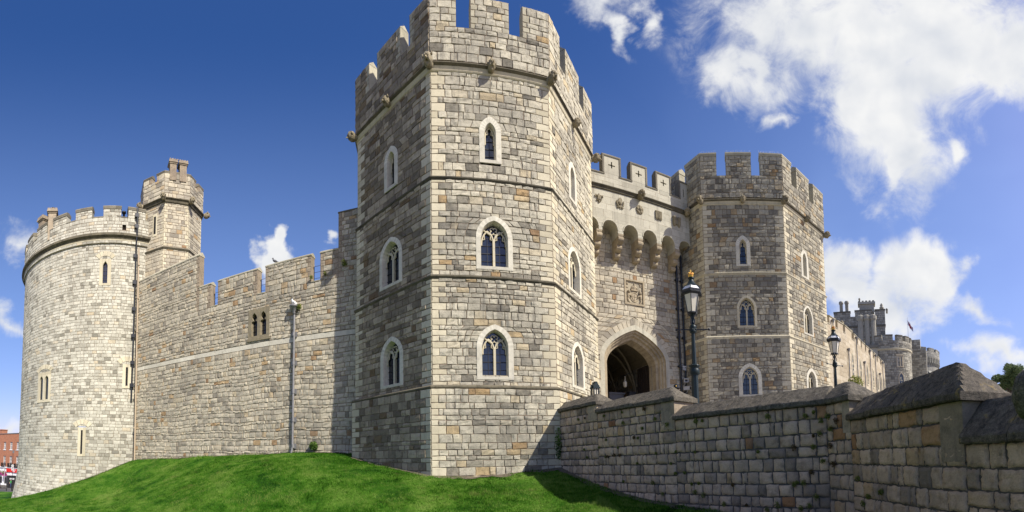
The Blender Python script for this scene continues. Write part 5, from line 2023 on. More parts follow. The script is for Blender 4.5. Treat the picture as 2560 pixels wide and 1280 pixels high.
    blob(a, (x, y, z + 5.95), (.022, .022, .022), None, 6, 5, 1)
    fbox(a, frame((x, y), 0), -.01, .01, z + 5.96, z + 6.03, -.01, .01, 1)
    fbox(a, frame((x, y), 0), -.03, .03, z + 5.985, z + 6.005, -.008, .008, 1)
    a.build('crown', ['crown_red', 'gold'], root)
    return root


lamp = lamp_post()
lamp.location = (8.40, 17.60, 1.23)
lamp.scale = (1.258, 1.258, 1.258)
l2 = copy_tree(lamp)
l2.location = (20.9, 20.9, 1.28)
l2.rotation_euler = (0, 0, R_(22))
l2['label'] = 'smaller looking, farther street lamp at the right edge of the grey octagonal tower'

# lantern by the gate, behind the wall
gl = thing('gate_lantern', 'small black lantern with a curved pediment top beside the left jamb of the gateway', 'lantern', (4.44, 21.55, 1.9))
a = Acc()
fr = frame((4.44, 21.55), R_(20))
fbox(a, fr, -.05, .05, 1.7, 3.0, -.05, .05)
fbox(a, fr, -.15, .15, 3.0, 3.08, -.15, .15)
for sx in (-1, 1):
    for sy in (-1, 1):
        fbox(a, fr, sx * .15 - .025, sx * .15 + .025, 3.08, 3.72, sy * .15 - .025, sy * .15 + .025)
fbox(a, fr, -.015, .015, 3.1, 3.7, .14, .165)
fbox(a, fr, -.21, .21, 3.70, 3.78, -.2, .2)
fprism(a, fr, [(-.19, 3.78), (.19, 3.78), (.17, 3.86), (.08, 3.96), (.05, 4.06), (-.05, 4.06), (-.08, 3.96), (-.17, 3.86)], -.17, .17)
fbox(a, fr, -.25, -.2, 3.72, 3.86, -.06, .06)
fbox(a, fr, .2, .25, 3.72, 3.86, -.06, .06)
ff = a.build('frame', 'lamp_paint', gl)
a = Acc()
fbox(a, fr, -.13, .13, 3.1, 3.68, -.13, .13)
a.build('glass_pane', 'lamp_glass', gl)

# pipes, cameras and a box in the corner right of the gateway
GLq = frame((5.54, 26.2), GA, -1.05)
for k, (u, zt, r, lb) in enumerate(((7.18, 15.0, .085, 'left thicker black soil pipe in the dark corner right of the gateway'), (7.62, 15.3, .065, 'right thinner black pipe in the dark corner right of the gateway'))):
    p = thing('drainpipe', lb, 'drainpipe', tuple(GLq(u, 2.4, .15)), 'black pipes in the gateway corner')
    a = Acc()
    tube(a, [GLq(u, zt, .16), GLq(u + .04, 9, .16), GLq(u + .10, 2.2, .16)], r, 8)
    a.build('pipe', 'cast_iron', p)
    for z in (13.2, 11.0, 8.8, 6.6, 4.6):
        a = Acc()
        tube(a, [GLq(u + .02, z, .16), GLq(u + .02, z + .22, .16)], r + .035, 8)
        fbox(a, GLq, u - .14, u + .16, z + .05, z + .15, .03, .12)
        a.build('clamp', 'cast_iron', p)
for (u, z, ang, lb) in ((7.42, 5.55, -.5, 'upper white security camera fixed by the pipes right of the gateway'), (7.62, 5.0, .5, 'lower white security camera fixed by the pipes right of the gateway')):
    p = thing('security_camera', lb, 'camera', tuple(GLq(u, z, .4)), 'security cameras beside the gateway')
    c = GLq(u, 0, .55)
    fr = frame((c[0], c[1]), GA + ang)
    a = Acc()
    fbox(a, fr, -.16, .16, z - .12, z + .12, -.34, .16)
    fbox(a, fr, -.19, .19, z + .12, z + .15, -.36, .26)
    a.build('housing', 'grey_box', p)
    a = Acc()
    fbox(a, fr, -.10, .10, z - .08, z + .07, .16, .17)
    a.build('lens', 'black', p)
    a = Acc()
    tube(a, [GLq(u, z - .1, .45), GLq(u, z - .3, .3), GLq(u, z - .3, .0)], .03, 6)
    a.build('bracket', 'grey_box', p)
p = thing('junction_box', 'small pale wall box above the security cameras right of the gateway', 'box', tuple(GLq(7.55, 6.6, .2)))
a = Acc()
fbox(a, GLq, 7.40, 7.70, 6.42, 6.72, .02, .25)
a.build('housing', 'grey_box', p)
a = Acc()
fbox(a, GLq, 7.385, 7.715, 6.70, 6.74, .02, .27)
a.build('lid', 'white_paint', p)
# things standing in the passage
pg = thing('cabinet', 'panelled dark grey cabinet standing inside the gateway', 'cabinet', tuple(GLq(3.6, 2.5, -3.5)))
a = Acc()
fbox(a, GLq, 2.95, 4.2, 2.3, 4.95, -4.1, -3.4)
fbox(a, GLq, 2.88, 4.27, 4.95, 5.08, -4.2, -3.3)
for k in range(2):
    fbox(a, GLq, 3.05 + k * .6, 3.5 + k * .6, 3.0, 4.75, -3.42, -3.37)
a.build('carcass', 'slate', pg)
pg = thing('desk', 'black block-shaped warden desk standing in front of the open gate leaf', 'desk', tuple(GLq(4.5, 2.5, -2.9)))
a = Acc()
fbox(a, GLq, 4.28, 4.85, 2.3, 5.0, -3.0, -2.6)
fbox(a, GLq, 4.24, 4.90, 5.0, 5.06, -3.05, -2.55)
a.build('body', 'black', pg)
wl = thing('wall_lantern', 'dim glass lantern hanging inside the gateway above the desk', 'lantern', tuple(GLq(4.35, 5.5, -3.3)))
a = Acc()
lathe(a, GLq(4.30, 5.5, -3.3), [(.02, 0), (.13, .05), (.17, .4), (.05, .55), (.02, .9)], 6, 0, .5, False)
a.build('glass', 'lamp_glass', wl)
a = Acc()
tube(a, [GLq(4.30, 6.4, -3.3), GLq(4.5, 6.6, -3.3), GLq(4.9, 6.6, -3.3)], .03, 6)
a.build('bracket', 'cast_iron', wl)


# ------------------------------------------------------------------ people
def person(root_label, loc, face, height, mats, pose='stand', hat=False, name='person'):
    """one continuous body grown by a skin modifier, clothes and hair as children"""
    root = thing(name, root_label, 'person', loc)
    s = height / 1.75
    J = {'pelvis': (0, 0, .96), 'belly': (0, .01, 1.10), 'chest': (0, 0, 1.30), 'neck': (0, -.01, 1.48), 'head': (0, .0, 1.58), 'top': (0, 0, 1.69)}
    st = .13 if pose == 'walk' else .02
    for sx, nm in ((-1, 'l'), (1, 'r')):
        k = st * sx
        J['hip' + nm] = (.09 * sx, 0, .90)
        J['knee' + nm] = (.10 * sx, k * .9 + .02, .50)
        J['ank' + nm] = (.10 * sx, k * 1.4 - .02, .09)
        J['toe' + nm] = (.11 * sx, k * 1.4 + .14, .04)
        J['sho' + nm] = (.18 * sx, -.01, 1.41)
        J['elb' + nm] = (.25 * sx, -.03 - k * .8, 1.14)
        J['wri' + nm] = (.25 * sx, .08 - k * 1.0, .92)
        J['hnd' + nm] = (.24 * sx, .10 - k * 1.0, .83)
    Rr = dict(pelvis=.135, belly=.13, chest=.15, neck=.055, head=.085, top=.07, hip=.085, knee=.062, ank=.045, toe=.04, sho=.065, elb=.045, wri=.032, hnd=.036)
    E_ = [('pelvis', 'belly'), ('belly', 'chest'), ('chest', 'neck'), ('neck', 'head'), ('head', 'top')]
    for nm in 'lr':
        E_ += [('pelvis', 'hip' + nm), ('hip' + nm, 'knee' + nm), ('knee' + nm, 'ank' + nm), ('ank' + nm, 'toe' + nm), ('chest', 'sho' + nm), ('sho' + nm, 'elb' + nm), ('elb' + nm, 'wri' + nm), ('wri' + nm, 'hnd' + nm)]
    ks = list(J)
    me = bpy.data.meshes.new('body')
    me.from_pydata([tuple(c * s for c in J[k]) for k in ks], [(ks.index(p), ks.index(q)) for p, q in E_], [])
    o = bpy.data.objects.new('body', me)
    col.objects.link(o)
    o.parent = root
    o.modifiers.new('skin', 'SKIN')
    sk = me.skin_vertices[0].data
    for i, k in enumerate(ks):
        r = Rr.get(k, Rr.get(k[:-1], .05)) * s
        sk[i].radius = (r, r * (.72 if k in ('chest', 'belly', 'pelvis') else 1))
        sk[i].use_root = (k == 'pelvis')
    sb = o.modifiers.new('sub', 'SUBSURF')
    sb.levels = sb.render_levels = 2
    dg = bpy.context.evaluated_depsgraph_get()
    dg.update()
    m2 = bpy.data.meshes.new_from_object(o.evaluated_get(dg))
    o.modifiers.clear()
    o.data = m2
    m2.materials.clear()
    for k in mats:
        m2.materials.append(M[k])
    for p in m2.polygons:        # skin, top, trousers, shoes by where the cloth lies
        c = p.center / s
        if c.z > 1.47 or (c.z < 1.16 and abs(c.x) > .20 and c.z > .7):
            p.material_index = 0
        elif c.z > .95 or (abs(c.x) > .2 and c.z > 1.1):
            p.material_index = 1
        elif c.z > .10:
            p.material_index = 2
        else:
            p.material_index = 3
        p.use_smooth = True
    root.rotation_euler = (0, 0, face)

    def part(nm, acc, mt):
        ob = acc.build(nm, mt)
        ob.parent = root
    a = Acc()
    blob(a, (0, -.02 * s, 1.64 * s), (.098 * s, .11 * s, .10 * s), None, 12, 8)
    part('hair', a, 'hair')
    a = Acc()
    blob(a, (0, .10 * s, 1.585 * s), (.014 * s, .022 * s, .022 * s), None, 6, 5)
    part('nose', a, 'skin')
    for sx in (-1, 1):
        a = Acc()
        blob(a, (.088 * s * sx, 0, 1.59 * s), (.012 * s, .022 * s, .032 * s), None, 6, 5)
        part('ear', a, 'skin')
    for sx in (-1, 1):           # fingers and thumb
        a = Acc()
        w = Vector(J['hndr' if sx > 0 else 'hndl'])
        for f in range(4):
            tube(a, [(w + Vector((0, -.03 + .018 * f, -.01))) * s, (w + Vector((0, -.03 + .018 * f, -.06))) * s, (w + Vector((-.012 * sx, -.03 + .018 * f, -.085 - .008 * (f in (1, 2))))) * s], .009 * s, 5)
        tube(a, [(w + Vector((-.01 * sx, .03, .03))) * s, (w + Vector((-.02 * sx, .05, -.005))) * s], .010 * s, 5)
        part('hand', a, 'skin')
    if hat:
        a = Acc()
        lathe(a, (0, 0, 1.66 * s), [(.15 * s, 0), (.155 * s, .012), (.118 * s, .022), (.116 * s, .09), (.095 * s, .145), (.04 * s, .165)], 18, 0, .5, True, 0, 1.12)
        part('hat', a, 'uniform')
        a = Acc()
        blob(a, (.01, .125 * s, 1.73 * s), (.022, .02, .03), None, 8, 6)
        part('hat_badge', a, 'gold')
    return root


person('person in dark uniform and round black hat, only the hat showing above the wall', (6.44, 15.2, 1.03), R_(150), 1.74, ['skin', 'uniform', 'uniform', 'black'], hat=True)

# ------------------------------------------------------------------ birds and wall plants
def bird(name, label, p, ang, s, m1, m2):
    r = thing(name, label, 'bird', p)
    d = Vector((math.cos(ang), math.sin(ang), 0))
    t = Vector((-d.y, d.x, 0))
    f = (d + Vector((0, 0, .45))).normalized()
    u = f.cross(t).normalized() * -1
    a = Acc()
    c = Vector(p) + Vector((0, 0, .16 * s))
    blob(a, c, (.16 * s, .075 * s, .085 * s), (f, t, u), 10, 7, 0)
    tube(a, [c + f * .10 * s, c + f * .15 * s + Vector((0, 0, .09 * s))], [.055 * s, .04 * s], 8, 0)
    tube(a, [c - f * .12 * s, c - f * .30 * s], [.05 * s, .035 * s], 6, 1)
    for sx in (-1, 1):
        blob(a, c - f * .03 * s + t * sx * .065 * s, (.15 * s, .018 * s, .06 * s), (f, t, u), 8, 5, 1)
        tube(a, [Vector(p) + t * sx * .03 * s, c + t * sx * .03 * s], .008 * s, 4, 2)
    a.build('body', [m1, m2, 'black'], r)
    a = Acc()
    hc = c + f * .15 * s + Vector((0, 0, .13 * s))
    blob(a, hc, (.052 * s, .042 * s, .045 * s), (d, t, Vector((0, 0, 1))), 9, 6, 0)
    tube(a, [hc + d * .04 * s, hc + d * .10 * s - Vector((0, 0, .01))], [.014 * s, .003 * s], 5, 1)
    a.build('head', ['black' if m1 == 'bird_white' else m1, 'gold'], r)
    return r


bird('pigeon', 'small dark pigeon perched on the curtain wall battlement', tuple(CP0(13.75, 13.24, -.25)), R_(200), 1.0, 'bird_grey', 'bird_grey')
bird('gull', 'white bird with dark head standing on the funnel head of the lead pipe', tuple(CP0(15.48, 9.86, .2)), R_(250), 1.35, 'bird_white', 'bird_white')


def tuft(name, label, cat, p, nrm, r, n, mat, group=None, leaf=.035, droop=.3, zst=1.):
    """small plant: many leaf faces on short stems"""
    root = thing(name, label, cat, tuple(p), group)
    a = Acc()
    nrm = Vector(nrm).normalized()
    c = Vector(p)
    V, T = [], []
    for i in range(n):
        q = Vector((RNG.normal(), RNG.normal(), RNG.normal()))
        q = q.normalized() * r * (RNG.random() ** .4)
        q = q + nrm * r * .75
        q.z = q.z * zst + r * .2 - droop * r * rt()
        pc = c + q
        e1 = Vector((RNG.normal(), RNG.normal(), RNG.normal())).normalized() * leaf * RNG.uniform(.6, 1.3)
        e2 = e1.cross(Vector((RNG.normal(), RNG.normal(), RNG.normal()))).normalized() * leaf * .55
        V += [pc - e1, pc + e2, pc + e1, pc - e2]
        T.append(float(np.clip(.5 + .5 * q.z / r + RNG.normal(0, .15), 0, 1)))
    a.quads(np.array([tuple(v) for v in V]), np.arange(4 * n).reshape(-1, 4), 0, np.array(T))
    a.build('foliage', mat, root)
    a = Acc()
    for i in range(5):
        e = nrm * r * .9 + Vector((RNG.normal(), RNG.normal(), RNG.normal())) * r * .5
        tube(a, [c - nrm * .02, c + e * .5 + Vector((0, 0, .02)), c + e], [.008, .005, .003], 4)
    a.build('stem', 'bark', root)
    return root


nC = Vector(CP0(0, 0, 1) - CP0(0, 0, 0))
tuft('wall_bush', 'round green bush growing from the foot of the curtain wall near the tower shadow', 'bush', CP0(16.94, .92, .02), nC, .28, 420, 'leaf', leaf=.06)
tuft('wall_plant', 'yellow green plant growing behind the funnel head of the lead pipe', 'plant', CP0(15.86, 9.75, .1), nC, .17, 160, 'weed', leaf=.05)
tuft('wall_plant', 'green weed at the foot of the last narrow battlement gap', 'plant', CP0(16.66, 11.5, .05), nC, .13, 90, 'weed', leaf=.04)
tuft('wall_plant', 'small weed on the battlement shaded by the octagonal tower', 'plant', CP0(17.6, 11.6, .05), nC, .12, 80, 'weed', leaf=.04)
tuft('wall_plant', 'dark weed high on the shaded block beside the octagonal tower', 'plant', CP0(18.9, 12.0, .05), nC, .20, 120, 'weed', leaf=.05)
# weeds in the joints of the retaining wall
WG = 'weeds in the joints of the retaining wall'
WL = 'little green weed tuft rooted in a mortar joint of the grey retaining wall'
spots = []
for k in range(80):
    sg = 0
    u = RNG.uniform(1.5, 12.8)
    z = RNG.choice(np.arange(-1.6, 1.9, .335)) + RNG.normal(0, .03)
    top = 2.2 if u < 3 else (1.8 if u < 7.4 else 1.15)
    bot = -.6 - .13 * u
    if bot < z < top:
        spots.append((0, u, z, RNG.uniform(.035, .075) * (1.0 + .03 * u)))
for (u, z) in ((12.3, .95), (12.75, .8), (12.7, .45), (12.5, .1), (12.75, -.3), (12.4, -.6)):
    spots.append((0, u, z, .09))
for (u, z) in ((.15, .9), (.25, .55), (.5, .75), (.2, .1), (.3, -.4)):
    spots.append((1, u, z, .085))
for (u, z) in ((.4, -.75), (.9, -1.15), (.6, -1.35), (1.5, -1.0)):
    spots.append((2, u, z, .07))
for i, (sg, u, z, r) in enumerate(spots[-15:] + spots[:52]):
    P = LS[sg][0]
    nn = Vector(P(0, 0, 1) - P(0, 0, 0))
    tuft('wall_weed', WL, 'weed', P(u, z, .04), nn, r * .95, 90, 'weed' if rt() > .18 else 'weed_dry', WG, leaf=.024, droop=.6)
P = OM.P(0, 6.13)
tuft('wall_plant', 'tall thin plant in the corner where retaining wall meets the octagonal tower', 'plant', LS[0][0](.12, .75, .05), Vector(LS[0][0](0, 0, 1) - LS[0][0](0, 0, 0)), .17, 330, 'leaf', leaf=.05, zst=5.)
tuft('forecourt_shrub', 'bright green shrub top showing above the wall beside the farther lamp', 'shrub', (20.0, 18.2, 3.7), (0, 0, 1), .55, 700, 'weed', leaf=.07)


# ------------------------------------------------------------------ far buildings on the right
def far_window(a, ab, P, u, w, zb, za, d=.10):
    """surround and dark recess; a = frame acc, ab = pane acc"""
    p = Prof(u, w, zb, zb + (za - zb) * .62, za).pts(5)
    q = Prof(u, w + .16, zb - .16, zb + (za - zb) * .62, za + .2).pts(5)
    n = len(p)
    V = [P(x, z, .06) for x, z in q] + [P(x, z, .06) for x, z in p] + [P(x, z, -.15) for x, z in p] + [P(x, z, -.02) for x, z in q]
    a.add(V, [(i, (i + 1) % n, (i + 1) % n + n, i + n) for i in range(n)] + [(i + n, (i + 1) % n + n, (i + 1) % n + 2 * n, i + 2 * n) for i in range(n)] + [(i + 3 * n, (i + 1) % n + 3 * n, (i + 1) % n, i) for i in range(n)], 0, .6)
    ab.add([P(x, z, .012) for x, z in p], [tuple(range(n))], 0)


def far_right():
    A_, B_ = Vector((26.68, 27.11)), Vector((48.08, 37.80))
    # gentle bow of the long range
    mid = Vector((36.15, 31.6))
    pts = [A_ + (A_ - Vector((30.02, 28.34))).normalized() * 2.5, A_, Vector((30.02, 28.34)), Vector((33.0, 29.9)), mid, Vector((41.5, 34.3)), B_]
    root = thing('lodging_range', 'long tan rendered range with small battlements and many drainpipes receding to the right', 'building', (36, 31, 3))
    a = Acc()
    H = 12.3
    segs = []
    for p, q in zip(pts[:-1], pts[1:]):
        d = q - p
        segs.append((frame(tuple(p), math.atan2(d.y, d.x)), d.length))
    for P, L in segs:
        masonry(a, P, 1, H - 1.15, -.01, L, .42, .9, mort=.0, dep=.012, bev=.012, ms=0, mm=0, rough=.6, lo=.9, hi=1.1)
        masonry(a, P, H - 1.15, H - .75, -.01, L, .42, .9, mort=.0, dep=.012, bev=.012, ms=0, mm=0, rough=.6)
        n = max(1, int(round(L / 2.3)))
        for k in range(n):
            x0, x1 = L * k / n, L * k / n + L / n * .70
            fbox(a, P, x0, x1, H - .75, H - .08, -.5, .0, 0)
            ac = Acc()
            uprism(ac, P, [(.06, H - .08), (.06, H), (-.25, H + .12), (-.55, H), (-.55, H - .08)], x0 - .04, x1 + .04, 0)
            ac.build('coping', 'pale_coping', root)
            ac = Acc()
            uprism(ac, P, [(.05, H - .85), (.05, H - .78), (-.25, H - .70), (-.5, H - .78), (-.5, H - .85)], x1, L * (k + 1) / n, 0)
            ac.build('sill', 'pale_coping', root)
        a.add([P(L, 1, -.5), P(0, 1, -.5), P(0, H - .08, -.5), P(L, H - .08, -.5)], [(0, 1, 2, 3)], 0, .5)
        fbox(a, P, 0, L, H - .9, H - .76, -.5, -.02, 0)
    # end wall at the far end
    P, L = segs[-1]
    fbox(a, P, L - .3, L + .02, 1, H - .1, -9, .004, 0)
    a.build('wall', ['tan_render'], root)
    # windows (upper row tall and narrow, lower row arched pairs) and pipes
    for si, (P, L) in enumerate(segs[1:]):
        for k in range(max(1, int(round(L / 2.6)))):
            u = (k + .55) * L / max(1, int(round(L / 2.6)))
            if si > 0:
                f, g = Acc(), Acc()
                far_window(f, g, P, u + .4, .24, 7.6, 9.9)
                w = f.build('window', 'dressed', root)
                g.build('glass_pane', 'glass', w)
            if si < 3:
                for du in (0, .95):
                    f, g = Acc(), Acc()
                    far_window(f, g, P, u + du - .5, .33, 3.4, 5.7)
                    w = f.build('window', 'dressed', root)
                    g.build('glass_pane', 'glass', w)
    for si, (P, L) in enumerate(segs[1:]):
        for k in range(max(1, int(round(L / 2.5)))):
            u = (k + .12) * L / max(1, int(round(L / 2.5)))
            a = Acc()
            top = H - .6 if (k + si) % 2 == 0 else H - 2.6
            tube(a, [P(u, top, .14), P(u, 2, .14)], .06, 6)
            lathe(a, P(u, top, .16), [(.07, 0), (.13, .15), (.15, .32)], 8)
            a.build('drainpipe', 'lead', root)
    # stone finials along the roof
    for (P, L), u in ((segs[3], .4), (segs[4], .5)):
        a = Acc()
        c = P(u, H + .1, -1.4)
        lathe(a, c, [(.35, 0), (.35, .35), (.5, .42), (.5, .55), (.3, .65), (.42, .9), (.42, 1.05), (.2, 1.2), (.25, 1.4), (.05, 1.6)], 10)
        a.build('finial', 'carved', root)

    # big square tower with chimneys
    c0, c1 = Vector((57.0, 56.5)), Vector((63.4, 49.2))
    d = (c1 - c0)
    P = frame(tuple(c0), math.atan2(d.y, d.x))
    L = d.length
    t = thing('square_tower', 'dark grey square battlemented tower with tall chimneys beyond the tan range', 'tower', (60, 55, 6))
    a, ac = Acc(), Acc()
    Z = 23.3
    masonry(a, P, 6, Z, 0, L, .40, .6, mort=.02, dep=.03, ms=1, rough=1)
    fbox(a, P, .05, L - .05, 6, Z + .4, -9, -.06, 1)
    Ps = frame(tuple(P(L, 0, 0)[:2]), math.atan2(d.y, d.x) + math.pi / 2)
    masonry(a, Ps, 6, Z, 0, 9, .40, .6, mort=.02, dep=.03)
    masonry(a, P, Z + .3, 25.4, -.1, L + .1, .38, .6, mort=.02, dep=.03)
    fbox(a, P, -.1, L + .1, Z + .25, 25.4, -9, -.06, 1)
    for (x0, x1, zt) in ((-.1, 3.1, 26.3), (4.0, 7.2, 26.4), (7.9, L + .1, 26.4)):
        masonry(a, P, 25.4, zt, x0, x1, .38, .6, mort=.02, dep=.03)
        fbox(a, P, x0, x1, 25.4, zt, -.8, -.01, 1)
        ac = Acc()
        fbox(ac, P, x0 - .08, x1 + .08, zt, zt + .22, -.9, .1, 0)
        ac.build('coping', 'dark_coping', t)
    a.build('wall', ['mortar', 'far_stone'], t)
    ac = Acc()
    fbox(ac, P, -.15, L + .15, Z, Z + .32, -9, .18, 0)
    ac.build('string_course', 'dark_coping', t)
    for (u, w, z1) in ((1.35, .33, 28.9), (2.45, .33, 28.9)):
        a = Acc()
        lathe(a, P(u, 26.5, -1.2), [(w, 0), (w, z1 - 27.1), (w + .12, z1 - 27.0), (w + .12, z1 - 26.7), (w, z1 - 26.5)], 10)
        a.build('chimney', 'far_stone', t)
    a = Acc()
    fbox(a, P, 4.9, 7.8, 26.0, 28.0, -2.6, -.9, 0)
    fbox(a, P, 4.65, 8.05, 28.0, 28.45, -2.8, -.7, 0)
    for q in range(5):
        fbox(a, P, 4.75 + q * .68, 5.15 + q * .68, 28.45, 28.7, -2.7, -.8, 0)
    lathe(a, P(5.0, 28.4, -1.5), [(.15, 0), (.15, .8), (.25, .85), (.1, 1.1)], 8)
    a.build('chimney', 'far_stone', t)
    a = Acc()
    lathe(a, P(9.3, 26.2, -1.4), [(.36, 0), (.36, .9), (.45, 1.0), (.45, 1.2), (.25, 1.35), (.33, 1.6), (.1, 2.0)], 8)
    a.build('finial', 'far_stone', t)
    a = Acc()
    lathe(a, P(10.3, 26.2, -1.4), [(.2, 0), (.2, .6), (.3, .7), (.1, 1.0)], 8)
    a.build('finial', 'far_stone', t)

    # clustered chimney stack in front of it
    t = thing('chimney_stack', 'tall stone chimney stack of clustered round shafts rising behind the tan range', 'chimney', (54, 46, 6))
    a = Acc()
    c = Vector((53.15, 45.1))
    Pk = frame(tuple(c), math.atan2(d.y, d.x))
    fbox(a, Pk, -1.55, 1.55, 6, 16.3, -1.4, 1.4, 0)
    fbox(a, Pk, -1.75, 1.75, 16.3, 16.8, -1.6, 1.6, 0)
    for u in (-1.05, 0, 1.05):
        lathe(a, Pk(u, 16.8, .7), [(.52, 0), (.45, .3), (.45, 4.2), (.62, 4.5), (.62, 5.0), (.4, 5.2)], 8, 0, .6, False)
    a.build('stack', 'far_stone', t)

    # round drum tower
    t = thing('drum_tower', 'round grey drum tower with a square window, standing at the end of the tan range', 'tower', (57.3, 44.0, 5))
    cc = Vector((57.3, 44.4))
    Rd = 4.25

    def DP(u, z, dd):
        u, z, dd = np.broadcast_arrays(np.asarray(u, float), np.asarray(z, float), np.asarray(dd, float))
        ph = R_(-215) + u / Rd
        r = Rd + dd
        return np.stack([cc.x + r * np.cos(ph), cc.y + r * np.sin(ph), z], -1)
    UL = Rd * R_(215)
    a, ac = Acc(), Acc()
    masonry(a, DP, 4, 16.0, 0, UL, .34, .5, mort=.015, dep=.03, back=.4)
    PQ = lambda u, z, dd: DP(u, z, np.asarray(dd) + .16)
    masonry(a, PQ, 16.2, 17.4, 0, UL, .34, .5, mort=.015, dep=.03, back=.4)
    n = 9
    for k in range(n):
        x0 = UL * k / n
        x1 = x0 + UL / n * .66
        masonry(a, PQ, 17.4, 18.15, x0, x1, .3, .5, mort=.015, dep=.03, back=.4)
        ac = Acc()
        for j in range(3):
            uprism(ac, PQ, [(.07, 18.15), (.07, 18.35), (-.6, 18.43), (-.6, 18.15)], x0 + (x1 - x0) * j / 3, x0 + (x1 - x0) * (j + 1) / 3, 0)
        ac.build('coping', 'dark_coping', t)
        a.add([PQ(x0, 17.3, 0), PQ(x0, 18.15, 0), PQ(x0, 18.15, -.6), PQ(x0, 17.3, -.6)], [(0, 1, 2, 3)], 1, .4)
        a.add([PQ(x1, 17.3, -.6), PQ(x1, 18.15, -.6), PQ(x1, 18.15, 0), PQ(x1, 17.3, 0)], [(0, 1, 2, 3)], 1, .4)
    us = np.linspace(0, UL, 40)
    a.add([PQ(u, z, -.6) for u in us for z in (16, 17.4)], [(2 * i, 2 * i + 1, 2 * i + 3, 2 * i + 2) for i in range(39)], 1, .3)
    a.build('wall', ['mortar', 'far_stone'], t)
    a = Acc()
    prof = [(-.02, 16.3), (.22, 16.15), (.22, 16.0), (.1, 15.85), (-.02, 15.8)]
    a.add([DP(u, z, dd) for u in us for dd, z in prof], [(i * 5 + j, (i + 1) * 5 + j, (i + 1) * 5 + j + 1, i * 5 + j + 1) for i in range(39) for j in range(4)], 0, .5, True)
    a.build('string_course', 'dressed', t)
    uu = Rd * (R_(-112) - R_(-215))
    for (zb, za, w) in ((13.2, 14.75, .42), (9.9, 12.0, .42)):
        a, g = Acc(), Acc()
        if zb > 12:
            for (x0, x1, z0, z1) in ((-w - .25, -w, zb - .2, za + .2), (w, w + .25, zb - .2, za + .2), (-w, w, za, za + .2), (-w, w, zb - .2, zb), (-.07, .07, zb, za)):
                fbox(a, DP, uu + x0, uu + x1, z0, z1, -.2, .09, 0)
            fbox(a, DP, uu - w - .35, uu + w + .35, za + .2, za + .34, -.1, .2, 0)
            fbox(g, DP, uu - w, uu + w, zb, za, -.1, .02, 0)
        else:
            far_window(a, g, lambda u, z, dd: DP(u, z, np.asarray(dd) + .03), uu + .1, w, zb, za)
        f = a.build('window', 'tan_render', t)
        g.build('glass_pane', 'glass', f)

    # plain wall just right of the drum
    t = thing('shell_wall', 'narrow strip of grey wall with a low block on top, right of the drum tower', 'wall', (64, 44, 6))
    a = Acc()
    Pw = frame((63.0, 44.5), math.atan2(-6, 3.6))
    masonry(a, Pw, 4, 17.8, 0, 3.9, .38, .6, mort=.02, dep=.03)
    fbox(a, Pw, 0, 3.9, 4, 17.8, -3, -.05, 1)
    masonry(a, Pw, 17.8, 19.4, .9, 2.9, .38, .6, mort=.02, dep=.03)
    fbox(a, Pw, .9, 2.9, 17.8, 19.5, -1.6, -.05, 1)
    a.build('wall', ['mortar', 'far_stone'], t)

    # the great round keep on its mound
    t = thing('keep', 'distant huge round keep with arched machicolations and turreted top', 'tower', (158.5, 113, 20))
    kc = Vector((158.0, 113.0))
    Rk = 16.2

    def KP(u, z, dd):
        u, z, dd = np.broadcast_arrays(np.asarray(u, float), np.asarray(z, float), np.asarray(dd, float))
        ph = R_(-230) + u / Rk
        r = Rk + dd
        return np.stack([kc.x + r * np.cos(ph), kc.y + r * np.sin(ph), z], -1)
    UK = Rk * R_(250)
    a, ac, ad = Acc(), Acc(), Acc()
    masonry(a, KP, 10, 38.4, 0, UK, .75, 1.1, mort=.03, dep=.05, back=1.2)
    KQ = lambda u, z, dd: KP(u, z, np.asarray(dd) + .9)
    n = 52
    for k in range(n):
        uc = UK * (k + .5) / n
        w = UK / n
        p = Prof(uc, w * .33, 35.8, 37.6, 38.5)
        for z0, z1 in ((35.8, 36.8), (36.8, 37.6), (37.6, 38.1), (38.1, 38.5)):
            for sx in (-1, 1):
                e = uc + sx * w / 2
                V = [KQ(e, z0, 0), KQ(uc + sx * p.hw(z0), z0, 0), KQ(uc + sx * p.hw(z1), z1, 0), KQ(e, z1, 0)]
                a.add(V, [(0, 1, 2, 3) if sx < 0 else (3, 2, 1, 0)], 1, .6)
                if z0 < 37.6:
                    a.add([KQ(uc + sx * p.w, z0, 0), KQ(uc + sx * p.w, z0, -.9), KQ(uc + sx * p.w, z1, -.9), KQ(uc + sx * p.w, z1, 0)], [(0, 1, 2, 3)], 1, .4)
        uprism(a, KQ, [(0, 35.8), (-.45, 35.1), (-.9, 34.4), (-.9, 35.8)], uc + w * .33, uc + w * .67, 1, .5)
    masonry(a, KQ, 38.5, 40.8, 0, UK, .7, 1.1, mort=.03, dep=.05, back=1.2)
    us = np.linspace(0, UK, 80)
    a.add([KQ(u, 38.5, dd) for u in us for dd in (0, -.9)], [(2 * i, 2 * i + 1, 2 * i + 3, 2 * i + 2) for i in range(79)], 1, .3)
    a.add([KQ(u, z, -1.2) for u in us for z in (39, 40.8)], [(2 * i, 2 * i + 1, 2 * i + 3, 2 * i + 2) for i in range(79)], 1, .3)
    nm = 14
